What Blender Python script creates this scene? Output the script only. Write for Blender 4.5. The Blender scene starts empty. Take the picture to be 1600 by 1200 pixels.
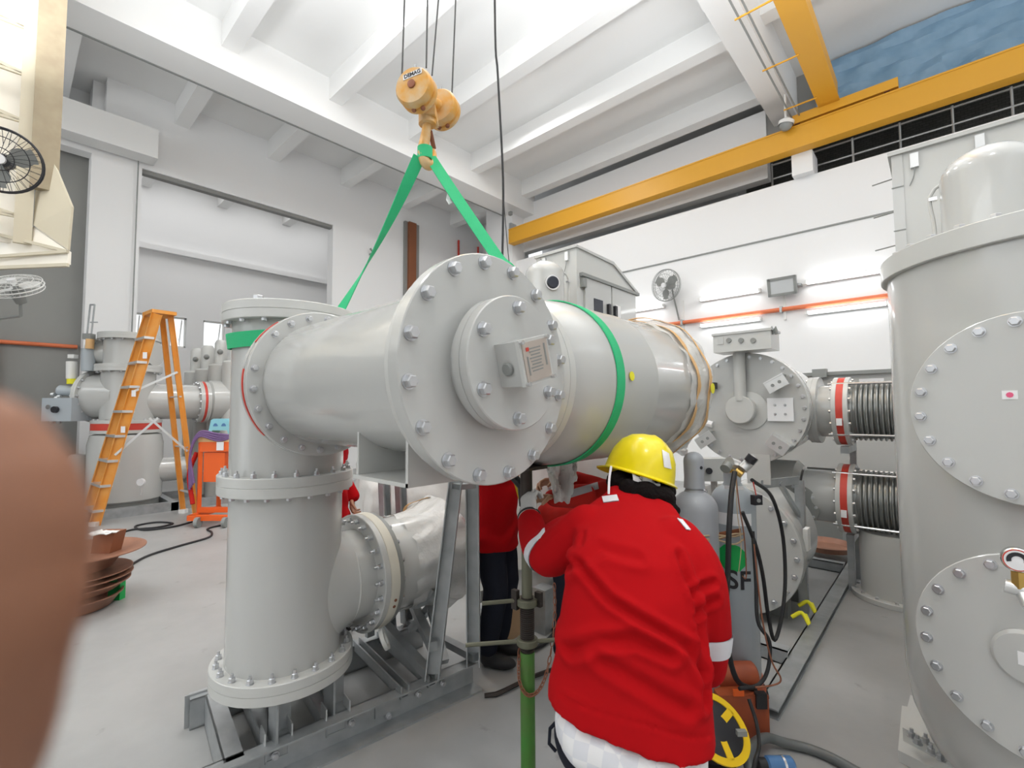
import bpy, bmesh, math, random
from mathutils import Vector, Matrix, noise
random.seed(7)
PI = math.pi
sc = bpy.context.scene
col = sc.collection
# ------------------------------------------------------------ camera, world, sun, lamps, exposure
HEAD, PITCH, ROLL, CAMZ, FPX = math.radians(42.65), math.radians(3.1), math.radians(-0.3), 1.6, 733.0
cam_d = bpy.data.cameras.new('camera')
cam = bpy.data.objects.new('camera', cam_d)
col.objects.link(cam)
cam.location = (0, 0, CAMZ)
CAMROT = Matrix.Rotation(HEAD, 3, 'Z') @ Matrix.Rotation(PI/2 + PITCH, 3, 'X') @ Matrix.Rotation(ROLL, 3, 'Z')
cam.rotation_euler = CAMROT.to_euler()
cam_d.sensor_width = 36.0
cam_d.lens = 36.0*FPX/1600.0
cam_d.clip_start = 0.005
cam_d.clip_end = 200
cam_d.dof.use_dof = True
cam_d.dof.focus_distance = 2.6
cam_d.dof.aperture_fstop = cam_d.lens/3.0
sc.camera = cam
sc.view_settings.view_transform = 'Standard'
sc.view_settings.look = 'None'
sc.view_settings.gamma = 1.0
sc.view_settings.use_curve_mapping = False
sc.view_settings.exposure = 0.42
world = bpy.data.worlds.new('daylight'); sc.world = world
world.use_nodes = True
wn = world.node_tree.nodes; wn['Background'].inputs[0].default_value = (0.93, 0.97, 1.0, 1)
wn['Background'].inputs[1].default_value = 1.0
def area_lamp(name, loc, rot, sx, sy, power, colr=(1, 1, 1)):
    l = bpy.data.lights.new(name, 'AREA'); l.shape = 'RECTANGLE'; l.size = sx; l.size_y = sy
    l.energy = power; l.color = colr; l.spread = PI
    o = bpy.data.objects.new(name, l); col.objects.link(o); o.location = loc; o.rotation_euler = rot
    return o
# added lamps by unseen openings behind and at left, tilted up at the ceiling
area_lamp('window_daylight', (4.9, 2.0, 6.6), (0, math.radians(125), 0), 2.2, 10, 90, (0.95, 0.98, 1.0))
area_lamp('left_upward_fill', (-6.0, -6.8, 6.0), (math.radians(-120), 0, PI), 12, 3.0, 200, (0.97, 0.99, 1.0))
area_lamp('rear_bay_fill', (-14.3, 4.5, 8.1), (0, 0, 0), 2.0, 7.0, 75)  # unseen lamp added to brighten the rear bay
for _x, _y, _p in ((-2.4, 2.6, 160), (-5.2, -0.3, 120), (-0.1, 3.4, 190), (-9.6, -5.6, 90)):
    _l = area_lamp('ceiling_fill', (_x, _y, 4.95), (PI, 0, 0), 2.4, 1.2, _p, (0.95, 0.975, 1.0)); _l.data.spread = math.radians(160)  # added lamps without fixtures, hidden above the view, brightening the ceiling
for _i, (_x, _y) in enumerate([(-6.3, 3.2), (-3.4, 4.6), (-6.3, 7.1), (0.9, -0.6), (-4.2, -1.2)]):
    area_lamp('high_bay_light', (_x, _y, 8.0), (0, 0, 0), 0.8, 0.8, 60, (1, 0.99, 0.97))

def W(px, py, d):
    """world point seen at photo pixel (px, py), d metres ahead of the camera (horizontally)"""
    v = CAMROT @ Vector(((px-800)/FPX, (600-py)/FPX, -1))
    h = Vector((-math.sin(HEAD), math.cos(HEAD), 0))
    t = d/v.dot(h)
    return Vector((0, 0, CAMZ)) + v*t
def FL(px, py, z=0.0):
    v = CAMROT @ Vector(((px-800)/FPX, (600-py)/FPX, -1))
    return Vector((0, 0, CAMZ)) + v*((z-CAMZ)/v.z)
def CC(X, Y, z=0.0):
    return Vector((math.cos(HEAD)*X - math.sin(HEAD)*Y, math.sin(HEAD)*X + math.cos(HEAD)*Y, z))

# ------------------------------------------------------------ materials
def mat(name, c, rough=0.5, metal=0.0, coat=0.0, emit=None, es=1.0, trans=0.0, alpha=1.0,
        nscale=0, nmix=0.0, c2=None, bump=0.0, bscale=30, ior=1.45):
    m = bpy.data.materials.new(name); m.use_nodes = True
    nt = m.node_tree; b = nt.nodes['Principled BSDF']
    b.inputs['Base Color'].default_value = (*c, 1)
    b.inputs['Roughness'].default_value = rough; b.inputs['Metallic'].default_value = metal
    b.inputs['Coat Weight'].default_value = coat; b.inputs['Coat Roughness'].default_value = 0.08
    b.inputs['Transmission Weight'].default_value = trans; b.inputs['Alpha'].default_value = alpha
    b.inputs['IOR'].default_value = ior
    if emit: b.inputs['Emission Color'].default_value = (*emit, 1); b.inputs['Emission Strength'].default_value = es
    tc = None
    if nscale or bump:
        tc = nt.nodes.new('ShaderNodeTexCoord')
    if nscale:
        n = nt.nodes.new('ShaderNodeTexNoise'); n.inputs['Scale'].default_value = nscale; n.inputs['Detail'].default_value = 6
        r = nt.nodes.new('ShaderNodeValToRGB'); r.color_ramp.elements[0].position = 0.35; r.color_ramp.elements[1].position = 0.7
        c2 = c2 or tuple(x*(1-nmix) for x in c)
        r.color_ramp.elements[0].color = (*c, 1); r.color_ramp.elements[1].color = (*c2, 1)
        nt.links.new(tc.outputs['Object'], n.inputs['Vector']); nt.links.new(n.outputs['Fac'], r.inputs['Fac'])
        nt.links.new(r.outputs['Color'], b.inputs['Base Color'])
    if bump:
        n2 = nt.nodes.new('ShaderNodeTexNoise'); n2.inputs['Scale'].default_value = bscale; n2.inputs['Detail'].default_value = 4
        bp = nt.nodes.new('ShaderNodeBump'); bp.inputs['Strength'].default_value = bump; bp.inputs['Distance'].default_value = 0.01
        nt.links.new(tc.outputs['Object'], n2.inputs['Vector']); nt.links.new(n2.outputs['Fac'], bp.inputs['Height'])
        nt.links.new(bp.outputs['Normal'], b.inputs['Normal'])
    return m
M = {}
M['paint'] = mat('grey_enamel', (0.53, 0.535, 0.52), 0.25, coat=0.6)
M['paint2'] = mat('pale_grey_enamel', (0.58, 0.585, 0.565), 0.32, coat=0.25)
M['cream'] = mat('cream_gasket_paint', (0.68, 0.65, 0.56), 0.45)
M['dark_paint'] = mat('dark_grey_enamel', (0.26, 0.27, 0.26), 0.4)
M['bolt'] = mat('zinc_bolt', (0.60, 0.61, 0.63), 0.3, metal=0.85)
M['galv'] = mat('galvanised_steel', (0.47, 0.49, 0.50), 0.42, metal=0.55, nscale=9, c2=(0.36, 0.38, 0.39))
M['steel'] = mat('bright_steel', (0.7, 0.7, 0.7), 0.22, metal=1.0)
M['wall'] = mat('white_wall_paint', (0.86, 0.86, 0.86), 0.7, bump=0.05, bscale=3)
M['ceil'] = mat('ceiling_paint', (0.86, 0.86, 0.85), 0.8)
M['grey_wall'] = mat('mid_grey_wall', (0.30, 0.30, 0.285), 0.8, nscale=0.8, c2=(0.26, 0.26, 0.25))  # mid grey with faint random mottling
M['dark_wall'] = mat('dark_mezzanine_wall', (0.12, 0.12, 0.115), 0.8)
M['brick'] = None
M['red'] = mat('red_gasket', (0.62, 0.06, 0.04), 0.45)
M['green_sling'] = mat('green_webbing', (0.03, 0.50, 0.21), 0.7, bump=0.3, bscale=260)
M['hook_yellow'] = mat('worn_yellow_paint', (0.72, 0.34, 0.045), 0.45, nscale=14, c2=(0.66, 0.50, 0.30), bump=0.15)
M['rust'] = mat('rusty_brown_steel', (0.30, 0.12, 0.07), 0.6, metal=0.3)
M['crane'] = mat('crane_yellow_paint', (0.72, 0.36, 0.03), 0.45)
M['rope'] = mat('steel_wire_rope', (0.10, 0.10, 0.10), 0.55, metal=0.4)
M['rubber'] = mat('black_rubber', (0.02, 0.02, 0.022), 0.5)
M['black'] = mat('black_plastic', (0.025, 0.025, 0.03), 0.4)
M['hose'] = mat('grey_suction_hose', (0.13, 0.14, 0.14), 0.4)
M['lamp'] = mat('fluorescent_tube', (1, 1, 1), 0.4, emit=(0.95, 0.98, 1.0), es=9)
M['white'] = mat('white_plastic', (0.82, 0.82, 0.80), 0.4)
M['pipe_orange'] = mat('orange_red_pipe_paint', (0.72, 0.19, 0.08), 0.5)
M['brown'] = mat('brown_duct_paint', (0.25, 0.09, 0.04), 0.6)
M['tarp'] = mat('blue_tarpaulin', (0.24, 0.38, 0.52), 0.5, nscale=3, c2=(0.18, 0.31, 0.44), bump=0.4, bscale=4)
M['beige'] = mat('cream_panel_paint', (0.62, 0.56, 0.43), 0.5)
M['beige2'] = mat('beige_beam_paint', (0.36, 0.30, 0.20), 0.6, nscale=6, c2=(0.30, 0.24, 0.16))
M['sheet'] = mat('translucent_cream_sheet', (0.93, 0.88, 0.78), 0.3)
M['ladder'] = mat('orange_fibreglass', (0.80, 0.30, 0.03), 0.45, nscale=4, c2=(0.80, 0.38, 0.10))
M['alu'] = mat('aluminium', (0.72, 0.73, 0.73), 0.35, metal=0.7)
M['orange'] = mat('orange_machine_paint', (0.85, 0.13, 0.015), 0.4)
M['orange_dark'] = mat('dark_orange_paint', (0.42, 0.09, 0.03), 0.5, nscale=6, c2=(0.25, 0.06, 0.03))
M['blue'] = mat('light_blue_plastic', (0.26, 0.58, 0.68), 0.4)
M['blue2'] = mat('blue_tool_paint', (0.08, 0.2, 0.42), 0.3)
M['purple'] = mat('purple_cable', (0.18, 0.10, 0.24), 0.5)
M['bellows'] = mat('bellows_steel', (0.34, 0.35, 0.34), 0.35, metal=0.6)
M['copper'] = mat('brown_copper_plate', (0.40, 0.20, 0.13), 0.45, metal=0.3, nscale=5, c2=(0.26, 0.13, 0.09))
M['yellow'] = mat('yellow_helmet_plastic', (0.88, 0.72, 0.0), 0.28, coat=0.3)
M['yellow2'] = mat('yellow_reel_plastic', (0.80, 0.52, 0.01), 0.4)
M['jacket'] = mat('red_cotton', (0.42, 0.004, 0.007), 0.95, bump=0.25, bscale=9)
M['jacket2'] = mat('dark_red_cotton', (0.45, 0.02, 0.015), 0.8, bump=0.25, bscale=9)
M['reflect'] = mat('silver_reflective_tape', (0.72, 0.72, 0.76), 0.4)
M['reflect2'] = mat('grey_reflective_tape', (0.34, 0.33, 0.35), 0.4)
M['navy'] = mat('navy_trousers', (0.018, 0.02, 0.03), 0.85, bump=0.25, bscale=10)
M['hair'] = mat('black_hair', (0.006, 0.004, 0.004), 0.8, bump=0.8, bscale=90)
M['skin'] = mat('skin', (0.45, 0.24, 0.15), 0.5)
M['skin2'] = mat('finger_skin', (0.27, 0.12, 0.068), 0.55, bump=0.1, bscale=200)
M['glove'] = mat('white_work_glove', (0.58, 0.58, 0.56), 0.8, bump=0.2, bscale=80)
M['boot'] = mat('black_leather', (0.015, 0.015, 0.017), 0.5)
M['gas'] = mat('grey_cylinder_paint', (0.37, 0.385, 0.415), 0.35, coat=0.2)
M['gas2'] = mat('pale_blue_grey_cylinder_paint', (0.43, 0.475, 0.51), 0.35, coat=0.2)
M['prop_green'] = mat('green_prop_paint', (0.06, 0.23, 0.035), 0.45, nscale=7, c2=(0.09, 0.16, 0.04))
M['prop_dark'] = mat('greasy_threaded_steel', (0.06, 0.05, 0.045), 0.5, metal=0.6)
M['prop_olive'] = mat('olive_steel', (0.17, 0.17, 0.12), 0.5, metal=0.4)
M['brass'] = mat('brass', (0.70, 0.46, 0.14), 0.3, metal=1.0)
M['tape'] = mat('orange_tape', (0.78, 0.48, 0.22), 0.5)
M['yellow_dot'] = mat('yellow_sticker', (0.86, 0.80, 0.03), 0.5)
M['green_dot'] = mat('green_sticker', (0.01, 0.42, 0.09), 0.5)
M['label'] = mat('white_sticker', (0.85, 0.85, 0.86), 0.5)
M['pink'] = mat('pink_print', (0.78, 0.12, 0.25), 0.5)
M['ink'] = mat('dark_ink', (0.03, 0.03, 0.035), 0.6)
M['plate'] = mat('engraved_metal_plate', (0.60, 0.53, 0.48), 0.32, metal=0.75)
M['card'] = mat('brown_cardboard', (0.50, 0.33, 0.19), 0.8)
M['glass'] = mat('dark_glass', (0.03, 0.035, 0.05), 0.1)
M['lampglass'] = mat('floodlight_glass', (0.55, 0.57, 0.58), 0.15)
M['brown_rope'] = mat('sisal_rope', (0.50, 0.38, 0.24), 0.9)
# clear plastic film: real translucency
def film_mat():
    m = bpy.data.materials.new('clear_plastic_film'); m.use_nodes = True; nt = m.node_tree; nt.nodes.clear()
    o = nt.nodes.new('ShaderNodeOutputMaterial'); mx = nt.nodes.new('ShaderNodeMixShader'); t = nt.nodes.new('ShaderNodeBsdfTransparent')
    p = nt.nodes.new('ShaderNodeBsdfPrincipled'); p.inputs['Base Color'].default_value = (0.82, 0.82, 0.80, 1); p.inputs['Roughness'].default_value = 0.18
    tc = nt.nodes.new('ShaderNodeTexCoord'); n = nt.nodes.new('ShaderNodeTexNoise'); n.inputs['Scale'].default_value = 9; n.inputs['Detail'].default_value = 5
    mr = nt.nodes.new('ShaderNodeMapRange'); mr.inputs[3].default_value = 0.52; mr.inputs[4].default_value = 0.75
    bp = nt.nodes.new('ShaderNodeBump'); bp.inputs['Strength'].default_value = 0.8; bp.inputs['Distance'].default_value = 0.03
    L = nt.links.new
    L(tc.outputs['Object'], n.inputs['Vector']); L(n.outputs['Fac'], mr.inputs[0]); L(mr.outputs[0], mx.inputs[0])
    L(n.outputs['Fac'], bp.inputs['Height']); L(bp.outputs['Normal'], p.inputs['Normal'])
    L(t.outputs[0], mx.inputs[1]); L(p.outputs[0], mx.inputs[2]); L(mx.outputs[0], o.inputs[0])
    return m
M['film'] = film_mat()
M['wrap'] = mat('milky_plastic_wrap', (0.62, 0.61, 0.59), 0.22, bump=0.9, bscale=7)
for _k in ('jacket', 'jacket2', 'navy', 'hair'): M[_k].node_tree.nodes['Principled BSDF'].inputs['Specular IOR Level'].default_value = 0.15
def floor_mat():
    m = mat('grey_epoxy_floor', (0.40, 0.40, 0.39), 0.42)
    nt = m.node_tree; b = nt.nodes['Principled BSDF']; L = nt.links.new
    tc = nt.nodes.new('ShaderNodeTexCoord')
    n = nt.nodes.new('ShaderNodeTexNoise'); n.inputs['Scale'].default_value = 1.3; n.inputs['Detail'].default_value = 9; n.inputs['Roughness'].default_value = 0.6
    r = nt.nodes.new('ShaderNodeValToRGB'); e = r.color_ramp.elements
    e[0].position = 0.3; e[0].color = (0.32, 0.322, 0.318, 1); e[1].position = 0.62; e[1].color = (0.39, 0.392, 0.388, 1)
    n2 = nt.nodes.new('ShaderNodeTexNoise'); n2.inputs['Scale'].default_value = 7; n2.inputs['Detail'].default_value = 10
    r2 = nt.nodes.new('ShaderNodeValToRGB'); f = r2.color_ramp.elements; f[0].position = 0.68; f[0].color = (1, 1, 1, 1); f[1].position = 0.78; f[1].color = (0.72, 0.71, 0.69, 1)
    mx = nt.nodes.new('ShaderNodeMix'); mx.data_type = 'RGBA'; mx.blend_type = 'MULTIPLY'; mx.inputs[0].default_value = 1
    L(tc.outputs['Object'], n.inputs['Vector']); L(tc.outputs['Object'], n2.inputs['Vector'])
    L(n.outputs['Fac'], r.inputs['Fac']); L(n2.outputs['Fac'], r2.inputs['Fac'])
    L(r.outputs['Color'], mx.inputs[6]); L(r2.outputs['Color'], mx.inputs[7]); L(mx.outputs[2], b.inputs['Base Color'])
    return m
M['floor'] = floor_mat()
def check_mat():
    m = mat('white_checked_cotton', (0.8, 0.8, 0.82), 0.8, bump=0.3, bscale=14)
    nt = m.node_tree; b = nt.nodes['Principled BSDF']; tc = [x for x in nt.nodes if x.type == 'TEX_COORD'][0]
    c = nt.nodes.new('ShaderNodeTexChecker'); c.inputs['Scale'].default_value = 26
    c.inputs[1].default_value = (0.78, 0.78, 0.79, 1); c.inputs[2].default_value = (0.68, 0.69, 0.73, 1)
    nt.links.new(tc.outputs['Object'], c.inputs['Vector']); nt.links.new(c.outputs['Color'], b.inputs['Base Color'])
    return m
M['check'] = check_mat()
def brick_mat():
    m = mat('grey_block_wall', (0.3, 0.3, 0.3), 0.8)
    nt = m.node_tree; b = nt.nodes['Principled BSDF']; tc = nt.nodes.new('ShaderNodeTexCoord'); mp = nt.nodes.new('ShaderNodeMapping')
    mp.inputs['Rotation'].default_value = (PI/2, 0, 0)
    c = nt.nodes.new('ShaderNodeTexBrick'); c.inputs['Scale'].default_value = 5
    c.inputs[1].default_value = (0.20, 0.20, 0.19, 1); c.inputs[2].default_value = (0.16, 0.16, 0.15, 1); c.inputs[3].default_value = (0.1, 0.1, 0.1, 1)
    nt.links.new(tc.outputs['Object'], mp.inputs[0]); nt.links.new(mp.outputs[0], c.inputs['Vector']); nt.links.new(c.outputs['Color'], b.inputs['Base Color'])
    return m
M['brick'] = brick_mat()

# ------------------------------------------------------------ mesh helpers
WL = {}
def frame(axis):
    a = Vector(axis).normalized()
    h = Vector((0, 0, 1)) if abs(a.z) < 0.9 else Vector((1, 0, 0))
    u = h.cross(a).normalized(); v = a.cross(u)
    return a, u, v
class MB:
    def __init__(s): s.v = []; s.f = []; s.mi = []; s.m = 0
    def add(s, vs, fs):
        o = len(s.v); s.v += [Vector(x) for x in vs]
        for f in fs: s.f.append([i+o for i in f]); s.mi.append(s.m)
        return s
    def box(s, c, d, rot=None):
        x, y, z = d[0]/2, d[1]/2, d[2]/2
        vs = [Vector((i*x, j*y, k*z)) for i in (-1, 1) for j in (-1, 1) for k in (-1, 1)]
        if rot is not None: vs = [rot @ p for p in vs]
        vs = [p+Vector(c) for p in vs]
        return s.add(vs, [(0, 1, 3, 2), (4, 6, 7, 5), (0, 4, 5, 1), (2, 3, 7, 6), (0, 2, 6, 4), (1, 5, 7, 3)])
    def bx(s, x0, x1, y0, y1, z0, z1):
        return s.box(((x0+x1)/2, (y0+y1)/2, (z0+z1)/2), (abs(x1-x0), abs(y1-y0), abs(z1-z0)))
    def lathe(s, prof, org, axis=(0, 0, 1), n=48, sx=1, sy=1):
        """prof: (r, h) pairs"""
        a, u, v = frame(axis); org = Vector(org); rings = []; vs = []; fs = []
        for r, h in prof:
            if r < 1e-6: rings.append([len(vs)]); vs.append(org+a*h)
            else:
                rings.append(list(range(len(vs), len(vs)+n)))
                for i in range(n):
                    t = 2*PI*i/n; vs.append(org+a*h+u*(r*sx*math.cos(t))+v*(r*sy*math.sin(t)))
        for A, B in zip(rings, rings[1:]):
            for i in range(n):
                j = (i+1) % n
                if len(A) == 1 and len(B) == 1: continue
                if len(A) == 1: fs.append((A[0], B[j], B[i]))
                elif len(B) == 1: fs.append((A[i], A[j], B[0]))
                else: fs.append((A[i], A[j], B[j], B[i]))
        return s.add(vs, fs)
    def cyl(s, p0, p1, r, r1=None, n=32, bev=0.0):
        p0, p1 = Vector(p0), Vector(p1); L = (p1-p0).length; r1 = r if r1 is None else r1
        if bev: pr = [(0, 0), (r-bev, 0), (r, bev), (r1, L-bev), (r1-bev, L), (0, L)]
        else: pr = [(0, 0), (r, 0), (r1, L), (0, L)]
        return s.lathe(pr, p0, p1-p0, n)
    def tube(s, pts, r, n=10, flat=None):
        pts = [Vector(p) for p in pts]; rr = r if isinstance(r, (list, tuple)) else [r]*len(pts)
        vs = []; fs = []; pu = None
        for i, p in enumerate(pts):
            t = (pts[min(i+1, len(pts)-1)]-pts[max(i-1, 0)]).normalized()
            if pu is None: _, u, v = frame(t)
            else:
                u = pu - t*pu.dot(t)
                if u.length < 1e-6: _, u, v = frame(t)
                u.normalize(); v = t.cross(u)
            pu = u
            for k in range(n):
                q = 2*PI*k/n; vs.append(p+u*(rr[i]*math.cos(q))+v*(rr[i]*math.sin(q)))
        for i in range(len(pts)-1):
            for k in range(n):
                j = (k+1) % n; fs.append((i*n+k, i*n+j, (i+1)*n+j, (i+1)*n+k))
        fs.append(tuple(reversed(range(n)))); fs.append(tuple((len(pts)-1)*n+k for k in range(n)))
        return s.add(vs, fs)
    def bar(s, p0, p1, w, h, up=(0, 0, 1)):
        p0, p1 = Vector(p0), Vector(p1); a = (p1-p0).normalized(); u = Vector(up).cross(a)
        if u.length < 1e-4: u = Vector((1, 0, 0)).cross(a)
        u.normalize(); v = a.cross(u)
        vs = [p+u*(i*w/2)+v*(j*h/2) for p in (p0, p1) for i, j in ((-1, -1), (1, -1), (1, 1), (-1, 1))]
        return s.add(vs, [(3, 2, 1, 0), (4, 5, 6, 7), (0, 1, 5, 4), (1, 2, 6, 5), (2, 3, 7, 6), (3, 0, 4, 7)])
    def channel(s, p0, p1, w, h, t=0.008, side=(0, 1, 0), up=(0, 0, 1)):
        """C channel: web on the 'side' side, flanges top and bottom"""
        p0, p1 = Vector(p0), Vector(p1); sd = Vector(side); u = Vector(up)
        def b(off, ww, hh):
            q0, q1 = p0+off, p1+off; a = (q1-q0)
            vs = [p+sd*(i*ww/2)+u*(j*hh/2) for p in (q0, q1) for i, j in ((-1, -1), (1, -1), (1, 1), (-1, 1))]
            s.add(vs, [(3, 2, 1, 0), (4, 5, 6, 7), (0, 1, 5, 4), (1, 2, 6, 5), (2, 3, 7, 6), (3, 0, 4, 7)])
        b(sd*(w/2-t/2), t, h); b(u*(h/2-t/2), w, t); b(-u*(h/2-t/2), w, t)
        return s
    def prism(s, pts, off):
        pts = [Vector(p) for p in pts]; off = Vector(off); n = len(pts)
        return s.add(pts+[p+off for p in pts], [tuple(range(n)), tuple(reversed(range(n, 2*n)))] + [(i, i+n, (i+1) % n+n, (i+1) % n) for i in range(n)])
    def grid(s, P):
        r, c = len(P), len(P[0]); vs = [p for row in P for p in row]
        return s.add(vs, [(i*c+j, i*c+j+1, (i+1)*c+j+1, (i+1)*c+j) for i in range(r-1) for j in range(c-1)])
    def sphere(s, c, r, n=16, sc=(1, 1, 1)):
        o = len(s.v); s.lathe([(r*math.sin(PI*i/n), -r*math.cos(PI*i/n)) for i in range(n+1)], (0, 0, 0), n=2*n)
        for q in s.v[o:]: q.x = q.x*sc[0]; q.y *= sc[1]; q.z *= sc[2]; q += Vector(c)
        return s
    def build(s, name, m, parent=None, smooth=True, angle=35, normals=True, org=None):
        me = bpy.data.meshes.new(name)
        lo = Vector([min(v[i] for v in s.v) for i in range(3)]); hi = Vector([max(v[i] for v in s.v) for i in range(3)])
        if org is None: org = Vector(((lo.x+hi.x)/2, (lo.y+hi.y)/2, lo.z))
        org = Vector(org)
        me.from_pydata([v-org for v in s.v], [], s.f)
        ms = m if isinstance(m, (list, tuple)) else [m]
        for q in ms: me.materials.append(M[q] if isinstance(q, str) else q)
        if len(ms) > 1: me.polygons.foreach_set('material_index', s.mi)
        if normals:
            bm = bmesh.new(); bm.from_mesh(me); bmesh.ops.recalc_face_normals(bm, faces=bm.faces); bm.to_mesh(me); bm.free()
        if smooth:
            me.polygons.foreach_set('use_smooth', [True]*len(me.polygons)); me.set_sharp_from_angle(angle=math.radians(angle))
        return link(name, me, org, parent)
def link(name, me, org, parent=None):
    o = bpy.data.objects.new(name, me); col.objects.link(o); o.location = org; WL[o.name] = Vector(org)
    if parent is not None:
        o.parent = parent; o.location = Vector(org)-WL[parent.name]
    return o
def thing(name, label, cat, loc, group=None):
    o = bpy.data.objects.new(name, None); col.objects.link(o); o.location = loc; WL[o.name] = Vector(loc); o.empty_display_size = 0.1
    return tag(o, label, cat, group)
def tag(o, label=None, cat=None, group=None, kind=None):
    if label: o['label'] = label
    if cat: o['category'] = cat
    if group: o['group'] = group
    if kind: o['kind'] = kind
    return o
def struct(o): o['kind'] = 'structure'; return o
def copy_tree(o, parent=None):
    c = o.copy(); col.objects.link(c)
    if parent is not None: c.parent = parent
    for ch in o.children: copy_tree(ch, c)
    return c
_bolt = {}
def bolt_mesh(axis, s, L, kind):
    k = (tuple(round(x, 3) for x in axis), round(s, 4), round(L, 4), kind)
    if k in _bolt: return _bolt[k]
    a, u, v = frame(axis); b = MB()
    b.lathe([(0, 0), (s*1.25, 0), (s*1.25, s*0.22), (0, s*0.22)], (0, 0, 0), axis, 16)
    b.lathe([(0, 0), (s*1.02, 0), (s*1.02, L*0.85), (s*0.85, L), (0, L)], a*(s*0.22), axis, 6)
    if kind == 'stud': b.lathe([(0, 0), (s*0.5, 0), (s*0.5, L*0.8), (0, L*0.8)], a*(s*0.22+L), axis, 12)
    me = bpy.data.meshes.new('bolt'); me.from_pydata(b.v, [], b.f); me.materials.append(M['bolt'])
    _bolt[k] = me; return me
def bolts(parent, c, axis, R, n, s=0.018, L=0.018, phase=0.0, kind='head', arc=None, name='bolt', skip=()):
    a, u, v = frame(axis); me = bolt_mesh(tuple(a), s, L, kind); c = Vector(c)
    for i in range(n):
        if i in skip: continue
        t = phase+2*PI*i/n
        link(name, me, c+u*(R*math.cos(t))+v*(R*math.sin(t)), parent)
def flange(parent, name, c, axis, R, th, m='paint', n=0, bs=0.014, both=False, gap=True, kind='head', bR=None, phase=0.1, hole=0):
    """c: centre of the first face; axis points outwards"""
    a = Vector(axis).normalized(); c = Vector(c); e = 0.003
    b = MB(); pr = [(0, 0), (R-e, 0), (R, e)]
    if gap: pr += [(R, th*0.48), (R-0.003, th*0.49), (R-0.003, th*0.51), (R, th*0.52)]
    pr += [(R, th-e), (R-e, th), (0, th)]
    b.lathe(pr, c, a, 64); f = b.build(name, m, parent)
    if n:
        bolts(f, c+a*th, a, bR or R-0.035, n, bs, bs*0.9, phase, kind)
        if both: bolts(f, c, -a, bR or R-0.035, n, bs, bs*0.9, phase)
    return f
def remesh(mb, voxel, smooth=4, jitter=None):
    """voxel union of closed pieces; returns an MB"""
    me = bpy.data.meshes.new('tmp'); me.from_pydata(mb.v, [], mb.f); me.validate()
    bm = bmesh.new(); bm.from_mesh(me); bmesh.ops.recalc_face_normals(bm, faces=bm.faces); bm.to_mesh(me); bm.free()
    o = bpy.data.objects.new('tmp', me); col.objects.link(o)
    r = o.modifiers.new('r', 'REMESH'); r.mode = 'VOXEL'; r.voxel_size = voxel
    s = o.modifiers.new('s', 'SMOOTH'); s.factor = 0.5; s.iterations = smooth
    dg = bpy.context.evaluated_depsgraph_get(); ev = o.evaluated_get(dg); m2 = ev.to_mesh()
    out = MB(); out.v = [v.co.copy() for v in m2.vertices]; out.f = [list(p.vertices) for p in m2.polygons]; out.mi = [0]*len(out.f)
    if jitter:
        ns = [v.normal.copy() for v in m2.vertices]
        out.v = [p+nn*jitter(p) for p, nn in zip(out.v, ns)]
    ev.to_mesh_clear(); bpy.data.objects.remove(o); bpy.data.meshes.remove(me)
    return out
def text(name, s, m, p, xdir, ydir, size, parent, depth=0.001, bold=0.0):
    cu = bpy.data.curves.new('t', 'FONT'); cu.body = s; cu.size = size; cu.extrude = depth; cu.offset = bold; cu.align_x = 'CENTER'; cu.align_y = 'CENTER'
    o = bpy.data.objects.new('t', cu); col.objects.link(o); dg = bpy.context.evaluated_depsgraph_get()
    me = bpy.data.meshes.new_from_object(o.evaluated_get(dg)); bpy.data.objects.remove(o)
    x = Vector(xdir).normalized(); y = Vector(ydir).normalized(); z = x.cross(y)
    R = Matrix((x, y, z)).transposed().to_4x4(); me.transform(R); me.materials.clear(); me.materials.append(M[m])
    return link(name, me, p, parent)
def bez(pts, n=8):
    """Catmull-Rom through pts"""
    P = [Vector(p) for p in pts]; P = [P[0]*2-P[1]]+P+[P[-1]*2-P[-2]]; out = []
    for i in range(1, len(P)-2):
        for k in range(n):
            t = k/n; a, b, c, d = P[i-1], P[i], P[i+1], P[i+2]
            out.append(0.5*((2*b)+(c-a)*t+(2*a-5*b+4*c-d)*t*t+(3*b-a-3*c+d)*t**3))
    out.append(P[-2]); return out
# ------------------------------------------------------------ the hall
def S(name, mb, m, **k): return struct(mb.build(name, m, smooth=False, **k))
S('floor', MB().bx(-18, 5.2, -7.2, 13.5, -0.2, 0), 'floor')
CZ = 8.25
S('ceiling', MB().bx(-17, 5.2, -7.2, 13.5, CZ, CZ+0.3), 'ceil')
# beams along x under the slab
for yb in (-5.3, -3.4, -1.5, 0.4, 2.3, 4.2, 6.1, 8.02, 10.0):
    S('trim_beam', MB().bx(-16.8, -2.5, yb, yb+0.27, 7.8, CZ), 'ceil')
    if yb < 9.9: S('trim_beam', MB().bx(-2.1, 5.1, yb, yb+0.27, 7.9, CZ), 'ceil')
# girders along y
S('trim_girder', MB().bx(-9.5, -8.8, -7.1, 10.6, 7.4, CZ), 'ceil')
S('trim_girder', MB().bx(-2.36, -1.93, -7.1, 10.6, 7.4, CZ), 'ceil')
S('trim_girder', MB().bx(-13.6, -12.9, -7.1, 10.6, 7.4, CZ), 'ceil')
S('trim_girder_cable', MB().bx(-9.52, -9.49, -7.1, 10.0, 7.38, 7.41), 'dark_paint')
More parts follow.
